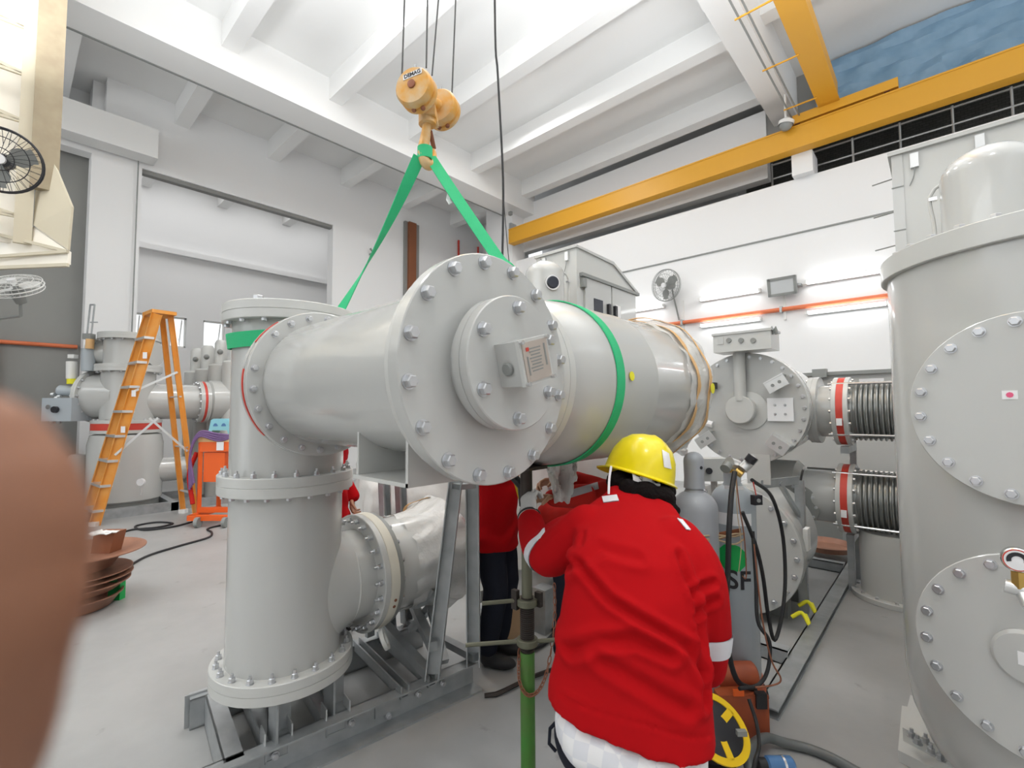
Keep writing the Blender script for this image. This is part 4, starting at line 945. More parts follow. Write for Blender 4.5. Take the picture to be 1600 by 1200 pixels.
def slab(P, Nn, off, th, name, m, parent):
    A = [[p+n_*off for p, n_ in zip(r, q)] for r, q in zip(P, Nn)]; B = [[p+n_*(off-th) for p, n_ in zip(r, q)] for r, q in zip(P, Nn)]
    b = MB(); b.grid(A); b.grid(B); return b.build(name, m, parent, normals=False)
def surface_patch(parent, target, quad, off=0.004, m='reflect', name='reflective_band', n=8, d=1.0):
    T = bvh_of(target); P = []; Nn = []
    for i in range(n+1):
        r = []; rn_ = []
        for j in range(n+1):
            s_, v_ = i/n, j/n; x = (quad[0][0]*(1-s_)+quad[1][0]*s_)*(1-v_)+(quad[3][0]*(1-s_)+quad[2][0]*s_)*v_; y = (quad[0][1]*(1-s_)+quad[1][1]*s_)*(1-v_)+(quad[3][1]*(1-s_)+quad[2][1]*s_)*v_
            dr = (W(x, y, 1)-Vector((0, 0, CAMZ))).normalized(); h = T.ray_cast(Vector((0, 0, CAMZ)), dr)
            if h[0] is None: print('PATCH MISS', x, y); return
            r.append(h[0]); rn_.append(h[1] if h[1].dot(dr) < 0 else -h[1])
        P.append(r); Nn.append(rn_)
    slab(P, Nn, off, 0.003, name, m, parent)
def sleeve_band(parent, target, c, axis, half, off=0.004, m='reflect', name='reflective_band', arc=(0, 2*PI), n=40, R0=0.20):
    T = bvh_of(target); a = Vector(axis).normalized(); u = camx-a*camx.dot(a); u.normalize(); v = a.cross(u); P = []; Nn = []
    for k in range(5):
        r = []; rn_ = []; last = None
        for i in range(n+1):
            q = arc[0]+(arc[1]-arc[0])*i/n; dr = u*math.cos(q)+v*math.sin(q); o_ = Vector(c)+a*(half*(k/2-1)); h = T.ray_cast(o_, dr, R0)
            rad = (h[0]-o_).length if h[0] is not None else (last or 0.06)
            rad = min(rad, 0.085); last = rad; r.append(o_+dr*rad); rn_.append(dr)
        P.append(r); Nn.append(rn_)
    slab(P, Nn, off, 0.003, name, m, parent)
sleeve_band(t, jk_o, W(856, 862, 1.70), (W(833, 812, 1.90)-W(868, 880, 1.66)), 0.024)
sleeve_band(t, jk_o, W(1105, 1000, 1.41), (0, 0, 1), 0.030, arc=(-2.3, 0.9))
surface_patch(t, jk_o, [(941, 777), (964, 774), (967, 783), (943, 786)])
surface_patch(t, jk_o, [(1058, 811), (1066, 813), (1079, 829), (1072, 828)])
# shirt tail and trousers
sh = loft([(872, 1112, 1080, 1170, 1.41, 1.24, 0.125), (868, 1108, 1105, 1195, 1.40, 1.23, 0.128), (872, 1105, 1128, 1225, 1.40, 1.22, 0.130), (905, 1098, 1152, 1245, 1.38, 1.22, 0.126)])
remesh(sh, 0.010, 3, lambda p: 0.006*noise.noise(p*9)+0.004*math.sin(p.dot(camx)*60+4*noise.noise(p*4))).build('shirt_tail', 'check', t, angle=80)
tr = MB(); 
blob(tr, [PV-sd*0.10-Vector((0, 0, 0.10)), PV-sd*0.10-Vector((0, 0, 0.18))], [0.120, 0.13], 20); blob(tr, [PV-Vector((0, 0, 0.06))+sd*0.07, PV+sd*0.07-Vector((0, 0, 0.14))], [0.115, 0.125], 20)
for hip, kn, an in feet: blob(tr, [hip, kn, an+Vector((0, 0, 0.03))], [0.125, 0.088, 0.075], 18)
remesh(tr, 0.012, 3, lambda p: 0.008*noise.noise(p*7)).build('trousers', 'navy', t, angle=80)
for hip, kn, an in feet:
    b = MB(); ell(b, Vector((an.x, an.y, 0.075)), (0.05, 0.06, 0.075)); ell(b, Vector((an.x, an.y, 0.045))+fw*0.08, (0.05, 0.13, 0.045), (0, 0, 1), sd); remesh(b, 0.008, 2).build('boot', 'boot', t)
b = MB(); lp = W(868, 1150, 1.36); b.tube([lp+Vector((0, 0, 0.035)), lp-camx*0.015+Vector((0, 0, 0.02)), lp-camx*0.018-Vector((0, 0, 0.02)), lp-Vector((0, 0, 0.04))], 0.005, 6); b.build('belt_loop', 'navy', t)
# hair
b = MB(); ell(b, HC-face*0.03+hup*0.0, (0.088, 0.088, 0.10), hup, face.cross(hup)); ell(b, HC-face*0.075-hup*0.05, (0.075, 0.045, 0.06), hup, face.cross(hup))
for (px, py, d_, r_) in ((965, 752, 1.74, 0.042), (985, 766, 1.68, 0.045), (1010, 774, 1.66, 0.048), (1035, 780, 1.66, 0.045), (1046, 798, 1.64, 0.034), (1040, 768, 1.70, 0.035), (1015, 790, 1.645, 0.035)): ell(b, W(px, py, d_), (r_, r_, r_))
remesh(b, 0.007, 2, lambda p: 0.006*noise.noise(p*40)).build('hair', 'hair', t, angle=80)
hh = helmet(W(998, 741, 1.80), (Vector((0, 0, 1))*0.90+camy*0.10+camx*0.30).normalized(), (-camx*0.35+camy*0.94).normalized(), t, k=1.04)
crumple('head_cloth', 'white', hh, W(1010, 757, 1.668), (0.10, 0.05), 8, 6, 3.1, camx*0.9-Vector((0, 0, 0.3)), (0, 0, 1), 0.012, 0.003)
st = W(1042, 722, 1.70); surface_patch(hh, hh, [(1034, 703), (1044, 709), (1048, 733), (1037, 730)], m='label', name='helmet_sticker')
ribbon(bez([W(955, 728, 1.69), W(952, 748, 1.68), W(951, 772, 1.66)], 4), camx, 0.008, 0.002).build('chin_strap', 'label', hh, normals=False)
# gloved left hand on the prop
gp = Vector((px_, py_, W(828, 790, 2.0).z))
gl = hand_mb(LWr+(gp-LWr)*0.25-camx*0.0, (gp-LWr)*0.7+Vector((0, 0, 0.12)), camx*0.6+camy*0.7, curl=1.0, size=1.08, thumb=1)
g_ = gl.build('glove', 'glove', t, angle=80)
d_ = (gp-LWr).normalized(); cuff_band(t, LWr+d_*0.0, LWr+d_*0.05, 0.043, 'glove_cuff', 'glove'); cuff_band(t, LWr+d_*0.035, LWr+d_*0.045, 0.046, 'cuff_elastic', 'rubber')
rg = hand_mb(RW+Vector((0, 0, -0.02))+camy*0.06, camy*0.8-Vector((0, 0, 0.35))-camx*0.1, -camx, curl=0.5, size=1.0, thumb=-1); rg.build('glove', 'glove', t, angle=80)

# --- other workers, mostly hidden
def worker(label, base, facing, lean, arms, jacket='jacket2', head_z=1.58, helm=True, hem=0.86, band=True, shoulder=0.20):
    base = Vector(base); f = Vector(facing).normalized(); s = f.cross(Vector((0, 0, 1))); t = thing('person', label, 'person', (base.x, base.y, 0))
    hipc = base+Vector((0, 0, 0.92)); L = 0.50; top = hipc+(Vector((0, 0, 1))*math.cos(lean)+f*math.sin(lean))*L
    hc = top+(Vector((0, 0, 1))*math.cos(lean*0.7)+f*math.sin(lean*0.7)).normalized()*0.19
    up = (Vector((0, 0, 1))*math.cos(lean*0.6)+f*math.sin(lean*0.6)).normalized(); fc = (f*math.cos(lean*0.6)-Vector((0, 0, 1))*math.sin(lean*0.6)).normalized()
    b = MB(); head_mb(b, hc, up, fc); blob(b, [hc-up*0.06, top], [0.055, 0.06]); blob(b, [top-(top-hipc)*0.15, (top+hipc)/2, hipc], [0.12, 0.12, 0.12], 18)
    legs = []
    for q in (-1, 1):
        hp = hipc+s*q*0.09; kn = hp+Vector((0, 0, -0.44))+f*0.05; an = Vector((kn.x, kn.y, 0.1))-f*0.06; legs.append((hp, kn, an)); blob(b, [hp, kn, an], [0.085, 0.055, 0.042])
    J = MB(); T = (top-hipc).normalized(); rows = []
    for h_, rx, ry in ((-0.20, 0.205, 0.165), (-0.10, 0.20, 0.16), (0.05, 0.185, 0.145), (0.25, 0.19, 0.14), (0.42, shoulder, 0.13), (0.49, 0.15, 0.10), (0.53, 0.08, 0.07)): rows.append((h_, rx, ry))
    n = 26; P = [[hipc+T*h_+s*rx*math.cos(q)+T.cross(s)*ry*math.sin(q) for q in [2*PI*i/n for i in range(n)]] for h_, rx, ry in rows]
    vs = [p for r in P for p in r]; fs = [(i*n+k, i*n+(k+1) % n, (i+1)*n+(k+1) % n, (i+1)*n+k) for i in range(len(P)-1) for k in range(n)]+[tuple(range(n)), tuple((len(P)-1)*n+k for k in range(n))]
    J.add(vs, fs)
    hands = []
    for q, (el, wr, hd) in zip((-1, 1), arms):
        shp = hipc+T*0.43+s*q*(shoulder-0.03); el, wr = Vector(el), Vector(wr)
        blob(J, [shp, el, wr], [0.075, 0.062, 0.05], 16); blob(b, [shp, el, wr], [0.045, 0.04, 0.028]); hands.append((wr, hd))
    remesh(b, 0.013, 3).build('body', 'skin', t); j = remesh(J, 0.012, 4, lambda p: 0.012*noise.noise(p*8)+0.005*math.sin(p.z*40+5*noise.noise(p*5))).build('jacket', jacket, t, angle=80)
    tr = MB(); blob(tr, [hipc+s*0.055-Vector((0, 0, 0.14)), hipc-s*0.055-Vector((0, 0, 0.14))], [0.115, 0.115], 18)
    for hp, kn, an in legs: blob(tr, [hp-Vector((0, 0, 0.12)), kn, an+Vector((0, 0, 0.03))], [0.105, 0.082, 0.07], 16)
    remesh(tr, 0.013, 3, lambda p: 0.008*noise.noise(p*8)).build('trousers', 'navy', t, angle=80)
    for hp, kn, an in legs:
        b = MB(); ell(b, Vector((an.x, an.y, 0.08)), (0.05, 0.055, 0.08)); ell(b, Vector((an.x, an.y, 0.045))+f*0.07, (0.048, 0.125, 0.045), (0, 0, 1), s); remesh(b, 0.009, 2).build('boot', 'boot', t)
    for wr, hd in hands:
        hand_mb(wr, hd, Vector((0, 0, -1))*0.6+f*0.4, curl=0.7, thumb=1).build('hand', 'skin', t, angle=80)
    helmet(hc+up*0.045, up, fc, t); eyes_mouth(hc, up, fc, t)
    return t, j
B3 = CC(-0.12, 3.10)
worker('person in red jacket and black trousers standing between support frame and green prop', B3, -camy*0.4+camx, 0.05,
       ((B3+camy*0.24+Vector((0, 0, 1.40))+camx*0.1, B3+camy*0.12+camx*0.12+Vector((0, 0, 1.62)), (0.1, 0.1, 0.6)), (B3-camy*0.16+Vector((0, 0, 1.42))+camx*0.08, B3+camx*0.10-camy*0.1+Vector((0, 0, 1.62)), (0.1, 0.1, 0.6))), 'jacket')
B2 = CC(0.40, 3.0)
t2_, j2_ = worker('person in dark red jacket stooping behind the prop, reaching a bare hand', B2, camx*0.38-camy*0.92, 1.2,
       ((W(900, 750, 2.75), W(873, 752, 2.55), -camx-camy*0.2), (W(915, 775, 2.55), W(866, 778, 2.35), -camx-camy*0.2)), 'jacket2', shoulder=0.21)
surface_patch(t2_, j2_, [(884, 768), (934, 754), (936, 764), (888, 779)], m='reflect2')
B4 = CC(-1.33, 3.38)
worker('person in bright red jacket standing behind the upright pipe column, mostly hidden', B4, camx, 0.0,
       ((B4+Vector((0, 0, 1.15))+camy*0.25, B4+Vector((0, 0, 0.95))+camy*0.2+camx*0.12, (0, 0, -1)), (B4+Vector((0, 0, 1.15))-camy*0.2+camx*0.05, B4+Vector((0, 0, 0.94))-camy*0.16+camx*0.12, (0, 0, -1))), 'jacket')

# --- the photographer's finger close to the lens
t = thing('person', 'blurred brown fingertip of the photographer at the left edge, close to the lens', 'person', W(-120, 1400, 0.055))
D = 0.052
def Fp(px, py, d=D): return W(px, py, d)
b = MB()
fp = bez([Fp(-230, 1750, 0.068), Fp(-180, 1420, 0.062), Fp(-85, 1190, 0.056), Fp(-38, 1000, D), Fp(-28, 860, D), Fp(-66, 725, D)], 4)
blob(b, fp, [0.0088+0.0004*math.sin(i) for i in range(len(fp)-5)]+[0.0096, 0.0097, 0.0097, 0.0094, 0.0086], 20)
# palm and the other fingers, outside the picture to the lower left
pc = Fp(-230, 1750, 0.068); dn = Vector((0, 0, -1)); lf = -camx
pk = pc+dn*0.04+lf*0.035
ell(b, pk, (0.045, 0.017, 0.055), (0, 0, 1), camx); blob(b, [pc, pc+dn*0.03+lf*0.01], [0.01, 0.013])
for i, L in enumerate((0.080, 0.074, 0.058)):
    r0 = pk+lf*(0.002+0.021*i)-dn*0.045; blob(b, [r0+dn*0.03, r0, r0-dn*L*0.45-camy*0.012+lf*0.004*i, r0-dn*L*0.6-camy*0.035+lf*0.006*i, r0-dn*L*0.45-camy*0.055+lf*0.006*i], [0.0105, 0.0098, 0.009, 0.0085, 0.0075], 12)
blob(b, [pk+dn*0.03, pk+dn*0.0+camx*0.045-camy*0.02, pk-dn*0.02+camx*0.06-camy*0.04], [0.016, 0.012, 0.009], 12)
blob(b, [pk+dn*0.03, pk+dn*0.14-camy*0.03], [0.026, 0.032], 16)
remesh(b, 0.0016, 4).build('hand', 'skin2', t, angle=80)
# ------------------------------------------------------------ big foreground tank, right edge
TX, TY, TR = 0.35, 2.75, 0.523
t = thing('foreground_switch_tank', 'huge glossy grey upright steel tank at the right edge with two bolted round covers', 'tank', (TX, TY, 0.12))
b = MB(); b.lathe([(0.34, 0), (0.40, 0.03), (0.46, 0.10), (0.505, 0.22), (TR, 0.36), (TR, 2.02)], (TX, TY, 0.14), (0, 0, 1), 110); b.build('tank_shell', 'paint', t)
f = flange(t, 'top_flange', (TX, TY, 2.155), (0, 0, 1), TR+0.022, 0.085, 'paint2', 0, gap=False); bolts(f, (TX, TY, 2.24), (0, 0, 1), TR-0.01, 32, 0.016, 0.014)
CA = Vector((-0.25, -0.968, 0)).normalized(); CS = Vector((-CA.y, CA.x, 0))
def cover(zc, R_, nm, stub, bn, boss):
    a = CA; c = Vector((TX, TY, zc))+a*(TR-0.09); 
    MB().cyl(c, c+a*(stub), R_*0.93, n=64).build('%s_nozzle' % nm, 'paint', t); f_ = flange(t, '%s_cover' % nm, c+a*stub, a, R_, 0.022, 'paint', 0, gap=False)
    bolts(f_, c+a*(stub+0.022), a, R_-0.03, bn, 0.014, 0.010, 0.1); e_ = c+a*(stub+0.022)
    return f_, e_
f1_, e1 = cover(1.595, 0.31, 'upper', 0.13, 20, 0)
f2_, e2 = cover(0.815, 0.325, 'lower', 0.13, 20, 0)
def on_plane(px, py, yy, off=0.0):
    v = CAMROT @ Vector(((px-800)/FPX, (600-py)/FPX, -1)); return Vector((0, 0, CAMZ))+v*((yy-off)/v.y)
def on_face(px, py, e, off=0.0):
    v = CAMROT @ Vector(((px-800)/FPX, (600-py)/FPX, -1)); O_ = Vector((0, 0, CAMZ)); return O_+v*((e+CA*off-O_).dot(CA)/v.dot(CA))
RF = Matrix.Rotation(math.atan2(CS.y, CS.x), 3, 'Z')
q = on_face(1578, 617, e1); MB().box(q, (0.036, 0.003, 0.028), RF).build('sticker', 'label', f1_, smooth=False)
b = MB(); b.lathe([(0, 0), (0.009, 0), (0.009, 0.001), (0, 0.001)], q+CA*0.0015, CA, 8); b.build('sticker_print', 'pink', f1_)
q = on_face(1608, 1028, e2)
b = MB(); b.lathe([(0.085, 0), (0.085, 0.012), (0.075, 0.022), (0.05, 0.024), (0, 0.024)], q, CA, 40); bo = b.build('boss_cover', 'paint', f2_)
MB().box(q+CA*0.025+CS*0.015, (0.07, 0.002, 0.04), RF).build('paper_label', 'label', bo, smooth=False)
q = on_face(1588, 872, e2, 0.075)
g = thing('pressure_gauge', 'round pressure gauge with red and white dial on brass stem, right edge', 'gauge', q)
MB().cyl(q, q+Vector((0, -0.03, 0)), 0.036, n=36, bev=0.003).build('gauge_case', 'steel', g); MB().cyl(q+Vector((0, -0.0302, 0)), q+Vector((0, -0.031, 0)), 0.032, n=36).build('red_ring', 'red', g); MB().cyl(q+Vector((0, -0.0308, 0)), q+Vector((0, -0.0318, 0)), 0.029, n=36).build('dial', 'label', g)
b = MB(); o_ = q+Vector((0, -0.0322, 0)); b.grid([[o_+Vector((r*math.cos(a_), 0, r*math.sin(a_))) for r in (0.013, 0.024)] for a_ in [-0.3+(PI+0.6)*i/16 for i in range(17)]]); b.grid([[p+Vector((0, -0.001, 0)) for p in r] for r in [[o_+Vector((r*math.cos(a_), 0, r*math.sin(a_))) for r in (0.013, 0.024)] for a_ in [-0.3+(PI+0.6)*i/16 for i in range(17)]]]); b.build('dial_scale', 'ink', g, normals=False)
MB().cyl(q+Vector((0, -0.015, -0.036)), q+Vector((0, -0.015, -0.085)), 0.017, n=6).build('brass_stem', 'brass', g)
b = MB(); b.cyl(q+Vector((-0.03, -0.01, -0.085)), q+Vector((0.06, -0.01, -0.10)), 0.021, n=16); b.cyl(q+Vector((0.01, -0.015, -0.1)), q+Vector((0.02, -0.05, -0.13)), 0.018, n=16); b.cyl(q+Vector((0.02, 0.07, -0.1)), q+Vector((0.02, -0.01, -0.1)), 0.014, n=14); b.build('valve_body', 'alu', g)
# foot
b = MB(); fp_ = [FL(1402, 1150), FL(1412, 1098), FL(1500, 1110), FL(1530, 1215)]
b.prism([FL(1404, 1190), FL(1410, 1118), FL(1560, 1150), FL(1560, 1270)], (0, 0, 0.05)); b.build('foot_plate', 'paint2', t, smooth=False)
b = MB(); b.prism([FL(1412, 1175)+Vector((0, 0, 0.05)), FL(1424, 1120)+Vector((0, 0, 0.05)), FL(1540, 1165)+Vector((0, 0, 0.05)), FL(1530, 1240)+Vector((0, 0, 0.05))], (0, 0, 0.06)); b.build('foot_pad', 'paint2', t, smooth=False)
for (px, py) in ((1425, 1140), (1434, 1150), (1447, 1148), (1455, 1165), (1470, 1175)):
    q = FL(px, py+12, 0.11); link('bolt', bolt_mesh((0, 0, 1), 0.014, 0.02, 'stud'), q, t)
# cabinet and domed cylinder behind it, and the same pair in the next bay
def control_cabinet(x0, lab, dome_lab, near):
    x1 = x0+(1.2 if near else 0.46); y0, y1, z0, z1 = 3.42, 4.5, 1.5, 3.04
    if near: z0 = 0.05
    t = thing('control_cabinet', lab, 'cabinet', ((x0+x1)/2, (y0+y1)/2, z0), 'control cabinets on the bays')
    b = MB(); b.prism([(x0, y0, z0), (x0, y1, z0), (x0, y1, z1-0.22), (x0, y0+0.62, z1-0.02), (x0, y0, z1)], (x1-x0, 0, 0)); b.build('cabinet_body', 'paint2', t, smooth=False)
    b = MB(); b.prism([(x0-0.015, y0-0.02, z1), (x0-0.015, y0+0.62, z1-0.02), (x0-0.015, y1+0.03, z1-0.23), (x0-0.015, y1+0.03, z1-0.20), (x0-0.015, y0+0.62, z1+0.01), (x0-0.015, y0-0.02, z1+0.02)], (x1-x0+0.03, 0, 0)); b.build('roof_sheet', 'paint', t, smooth=False)
    MB().bx(x0, x0+0.05, y0-0.006, y0, z0, z1).build('edge_strip', 'paint', t, smooth=False)
    for x in (x0+0.10, x0+0.36):
        l_ = MB(); l_.bx(x-0.018, x+0.018, y0-0.02, y0, z1-0.10, z1-0.02); l_ = l_.build('roof_latch', 'alu', t, smooth=False); MB().tube(bez([(x, y0-0.015, z1-0.1), (x-0.005, y0-0.02, z1-0.15), (x-0.025, y0-0.015, z1-0.2)], 4), 0.003, 5).build('latch_wire', 'dark_paint', l_)
    if not near:
        for ya, yb in ((y0+0.10, y0+0.55), (y0+0.57, y1-0.04)):
            d = MB().bx(x1, x1+0.02, ya, yb, z0+0.1, z1-0.24).build('door', 'paint', t, smooth=False)
            if ya < y0+0.3:
                MB().bx(x1+0.02, x1+0.026, ya+0.14, ya+0.29, z1-0.66, z1-0.42).build('window', 'glass', d, smooth=False); MB().bx(x1+0.02, x1+0.024, ya+0.14, ya+0.26, z1-0.78, z1-0.70).build('sticker', 'label', d, smooth=False)
            else: MB().bx(x1+0.02, x1+0.024, ya+0.06, ya+0.15, z1-0.62, z1-0.42).build('sticker', 'label', d, smooth=False)
            h_ = MB(); yy = yb-0.07 if ya < y0+0.3 else ya+0.03; h_.bx(x1+0.02, x1+0.05, yy-0.018, yy+0.018, z1-0.62, z1-0.44); h_.build('door_handle', 'black', d, smooth=False)
        for z in (z1-0.35, z1-0.75, z1-1.0): MB().bx(x1, x1+0.04, y0+0.05, y0+0.10, z, z+0.08).build('hinge', 'dark_paint', t, smooth=False)
        MB().bx(x1, x1+0.035, y0+0.04, y1+0.02, z1-0.25, z1-0.22).build('rain_bar', 'dark_paint', t, smooth=False)
    else:
        for z in (0.9, 1.3, 1.8, 2.3, 2.6, 2.85): MB().bx(x0-0.004, x0+0.05, y0-0.009, y0-0.006, z, z+0.006).build('edge_joint', 'dark_paint', t, smooth=False)
        MB().bx(x0+0.08, x0+0.20, y0-0.012, y0, 2.35, 2.43).build('name_plate', 'white', t, smooth=False)
        for z in (2.55, 2.75, 2.95): MB().tube([(x0, y0+0.1, z), (x0-0.1, y0+0.1, z-0.01)], 0.004, 6).build('wire_stub', 'dark_paint', t)
    return t
control_cabinet(-0.17, 'tall pale grey control cabinet behind the huge foreground tank, top right', '', True)
control_cabinet(-2.82, 'grey control cabinet with two doors and small window, standing above the far vessel', '', False)
def domed(x, y, z0, z1, R_, lab):
    t = thing('domed_cylinder', lab, 'cylinder', (x, y, z0), 'domed cylinders in front of the cabinets'); hh_ = z1-z0
    b = MB(); b.lathe([(R_, 0), (R_, hh_-R_*0.75)]+[(R_*math.cos(a_), hh_-R_*0.75+R_*0.75*math.sin(a_)) for a_ in [PI/2*i/10 for i in range(1, 11)]], (x, y, z0), (0, 0, 1), 56); b.build('cylinder_shell', 'paint', t)
    a_ = Vector((0.85, -0.5, 0)).normalized() if x < -1 else Vector((-0.95, 0.1, 0)); c = Vector((x, y, z1-R_*1.35))
    if x < -1:
        pt_ = MB().cyl(c+a_*R_*0.95, c+a_*(R_+0.03), 0.05, n=24, bev=0.006).build('port_glass', 'glass', t); MB().lathe([(0.05, 0), (0.062, 0), (0.062, 0.02), (0.05, 0.02)], c+a_*(R_*0.98), a_, 24).build('port_ring', 'steel', t)
    a_ = camx if x < -1 else a_
    MB().tube(bez([c+Vector((0.06, -0.02, R_*1.0)), c+a_*R_*1.15+Vector((0, 0, R_*0.6)), c+a_*R_*1.2-Vector((0, 0, 0.1)), c+a_*R_*1.2-Vector((0, 0, 0.45))], 5), 0.008, 8).build('cable_tube', 'paint2', t)
    for z in (0.05, -0.2): MB().box(c+a_*R_*1.2+Vector((0, 0, z)), (0.03, 0.03, 0.015)).build('clip', 'steel', t, smooth=False)
    return t
domed(-2.43, 3.05, 1.5, 2.84, 0.165, 'grey domed cylinder with dark round port in front of the far control cabinet')
domed(0.186, 2.95, 2.24, 2.76, 0.165, 'grey domed cylinder standing on top of the huge foreground tank')
MB_ = MB().cyl((0.186, 2.95, 2.18), (0.186, 2.95, 2.245), 0.2, n=40).build('top_plate', 'paint', bpy.data.objects['foreground_switch_tank'])
# far bay tank behind the hung vessel, wrapped
t = thing('wrapped_bay_tank', 'grey upright tank wrapped in clear plastic behind the green prop', 'tank', (-2.4, 3.3, 0.0))
b = MB(); b.lathe([(0.42, 0), (0.50, 0.03), (0.50, 1.45), (0.44, 1.5), (0, 1.5)], (-2.4, 3.3, 0.0), (0, 0, 1), 64); b.build('tank_shell', 'paint', t)
film_skirt('plastic_film', t, (-2.4, 3.3, 0.35), (0, 0, 1), [(0, 0.53), (0.2, 0.525), (0.5, 0.54), (0.8, 0.52), (1.05, 0.53), (1.2, 0.40)], 0.03, k=21, m='wrap')
f = flange(t, 'tank_nozzle', (-2.2, 2.82, 0.85), (0.35, -0.94, 0), 0.20, 0.06, 'paint2', 0); bolts(f, Vector((-2.2, 2.82, 0.85))+Vector((0.35, -0.94, 0)).normalized()*0.06, (0.35, -0.94, 0), 0.17, 12, 0.011, 0.012)
t = thing('wrapped_vessel', 'low horizontal vessel wrapped in milky plastic behind the upright pipe column', 'vessel', W(640, 900, 4.6).xy.to_3d())
c0, c1 = W(560, 780, 4.5), W(770, 790, 5.0); c1.z = c0.z = 0.72
b = MB(); b.cyl(c0, c1, 0.5, n=40, bev=0.06)
for q in (c0.lerp(c1, 0.2), c0.lerp(c1, 0.8)): b.bx(q.x-0.2, q.x+0.2, q.y-0.15, q.y+0.15, 0, 0.4)
remesh(b, 0.035, 3, lambda p: 0.06*noise.noise(p*3)+0.02*noise.noise(p*9)).build('plastic_wrap', 'wrap', t, angle=80)
MB().cyl(c0.lerp(c1, 0.55)+Vector((0, 0, 0.4)), c0.lerp(c1, 0.55)+Vector((0, 0, 0.7)), 0.2, n=30).build('top_nozzle', 'dark_paint', t)
# lifting lug / wrapped film next to the prop head and a yellow tool
c = W(876, 752, 2.25); t = thing('plastic_sheet', 'crumpled translucent plastic sheet hanging under the large round body beside the prop', 'plastic sheet', c)
b = crumple('sheet_folds', 'film', t, W(878, 752, 2.25), (0.17, 0.2), seed=5.5, xdir=camx, amp=0.06, taper=0.6)
tag(MB().bar(W(803, 735, 2.25), W(826, 820, 2.25), 0.018, 0.03).build('yellow_spirit_level', 'yellow2', smooth=False), 'yellow strip tool leaning against the dark top of the prop', 'tool')
tag(MB().tube([W(800, 742, 2.2), W(815, 760, 2.2), W(818, 790, 2.22)], 0.02, 8).build('black_lifting_strap', 'rubber'), 'short black strap hanging under the round end cover beside the prop head', 'strap')
b = MB(); q = FL(795, 990); b.bx(q.x-0.08, q.x+0.08, q.y-0.1, q.y+0.1, 0, 0.2); tag(b.build('cardboard_box', 'card', smooth=False), 'small brown cardboard box on the floor behind the prop', 'box')
P = [FL(735, 1000, 0.02), FL(760, 1012, 0.02), FL(790, 1020, 0.02), FL(820, 1018, 0.02), FL(850, 1005, 0.02), FL(866, 985, 0.02), FL(840, 972, 0.02), FL(790, 970, 0.02)]
tag(MB().tube(bez(P, 6), 0.015, 10).build('rubber_hose', 'rubber'), 'black rubber hose looped on the floor behind the green prop', 'hose')
for i, (px, py, s_) in enumerate(((752, 905, 0.05), (757, 950, 0.06), (748, 975, 0.05), (850, 940, 0.06))):
    q = FL(px, py+45, 0); b = MB(); b.bx(q.x-s_, q.x+s_, q.y-s_, q.y+s_, 0, 0.16+0.05*i); o = b.build('tool_case', 'galv' if i % 2 else 'dark_paint', smooth=False)
    tag(o, ['dark grey tool case on the floor seen right of the support frame, farthest one', 'galvanised metal case on the floor right of the black trousers leg', 'dark grey case on the floor beside the galvanised metal case', 'galvanised metal case on the floor right of the green prop'][i], 'case')

# ------------------------------------------------------------ breaker tanks in the middle right
t = thing('breaker_tank', 'horizontal grey breaker tank with round bolted face and control box on top', 'tank', (-1.25, 5.0, 1.1))
fc = Vector((-1.33, 4.56, 1.6)); R_ = 0.50
f = flange(t, 'face_cover', fc+Vector((0, 0.05, 0)), (0, -1, 0), R_, 0.05, 'paint', 0, gap=False); bolts(f, fc, (0, -1, 0), R_-0.035, 30, 0.014, 0.012)
b = MB(); b.lathe([(R_, 0), (R_, 0.04), (R_-0.02, 0.045), (R_-0.02, 0.07), (R_, 0.075), (R_, 0.1), (R_-0.05, 0.11), (R_-0.05, 0.85), (R_-0.2, 0.98), (0, 1.02)], fc+Vector((0, 0.05, 0)), (0, 1, 0), 72); b.build('tank_body', 'paint', t)
def onf(px, py, yy=4.56): return on_plane(px, py, yy)
q = onf(1160, 640)
MB().lathe([(0.17, 0), (0.17, 0.012), (0.165, 0.015), (0, 0.015)], q+Vector((0.05, 0, -0.01)), (0, -1, 0), 40).build('boss_plate', 'paint2', f)
MB().cyl(q, q+Vector((0, -0.09, 0)), 0.125, n=40, bev=0.006).build('boss', 'paint2', f)
top = onf(1160, 546, 4.5); MB().cyl((q.x, q.y-0.05, q.z+0.08), (q.x, q.y-0.05, top.z), 0.05, n=24).build('cable_tube', 'paint2', f)
a_, c_ = onf(1121, 553, 4.45), onf(1209, 518, 4.45)
cb = MB().bx(a_.x, c_.x, 4.35, 4.62, a_.z, c_.z+0.0).build('control_box', 'paint2', t, smooth=False)
MB().bx(a_.x-0.01, c_.x+0.01, 4.34, 4.63, c_.z, c_.z+0.02).build('box_lid', 'paint', cb, smooth=False)
for px in (1139, 1158, 1177): 
    q2 = onf(px, 532, 4.35); MB().cyl(q2, q2+Vector((0, -0.012, 0)), 0.022, n=18).build('plug', 'dark_paint', cb)
q2 = onf(1125, 533, 4.35); MB().bx(q2.x-0.02, q2.x+0.03, 4.345, 4.35, q2.z-0.03, q2.z+0.03).build('nameplate', 'paint', cb, smooth=False)
for s in (0, 1): MB().tube([onf(1203+s*6, 520, 4.4), onf(1205+s*6, 512, 4.4), onf(1209+s*5, 522, 4.4)], 0.016, 8).build('cable_gland', 'dark_paint', cb)
q2 = onf(1220, 640); pl_ = MB().bx(q2.x-0.1, q2.x+0.1, 4.535, 4.56, q2.z-0.1, q2.z+0.1).build('square_plate', 'label', f, smooth=False)
bolts(pl_, (q2.x, 4.535, q2.z), (0, -1, 0), 0.055, 4, 0.009, 0.008, PI/4)
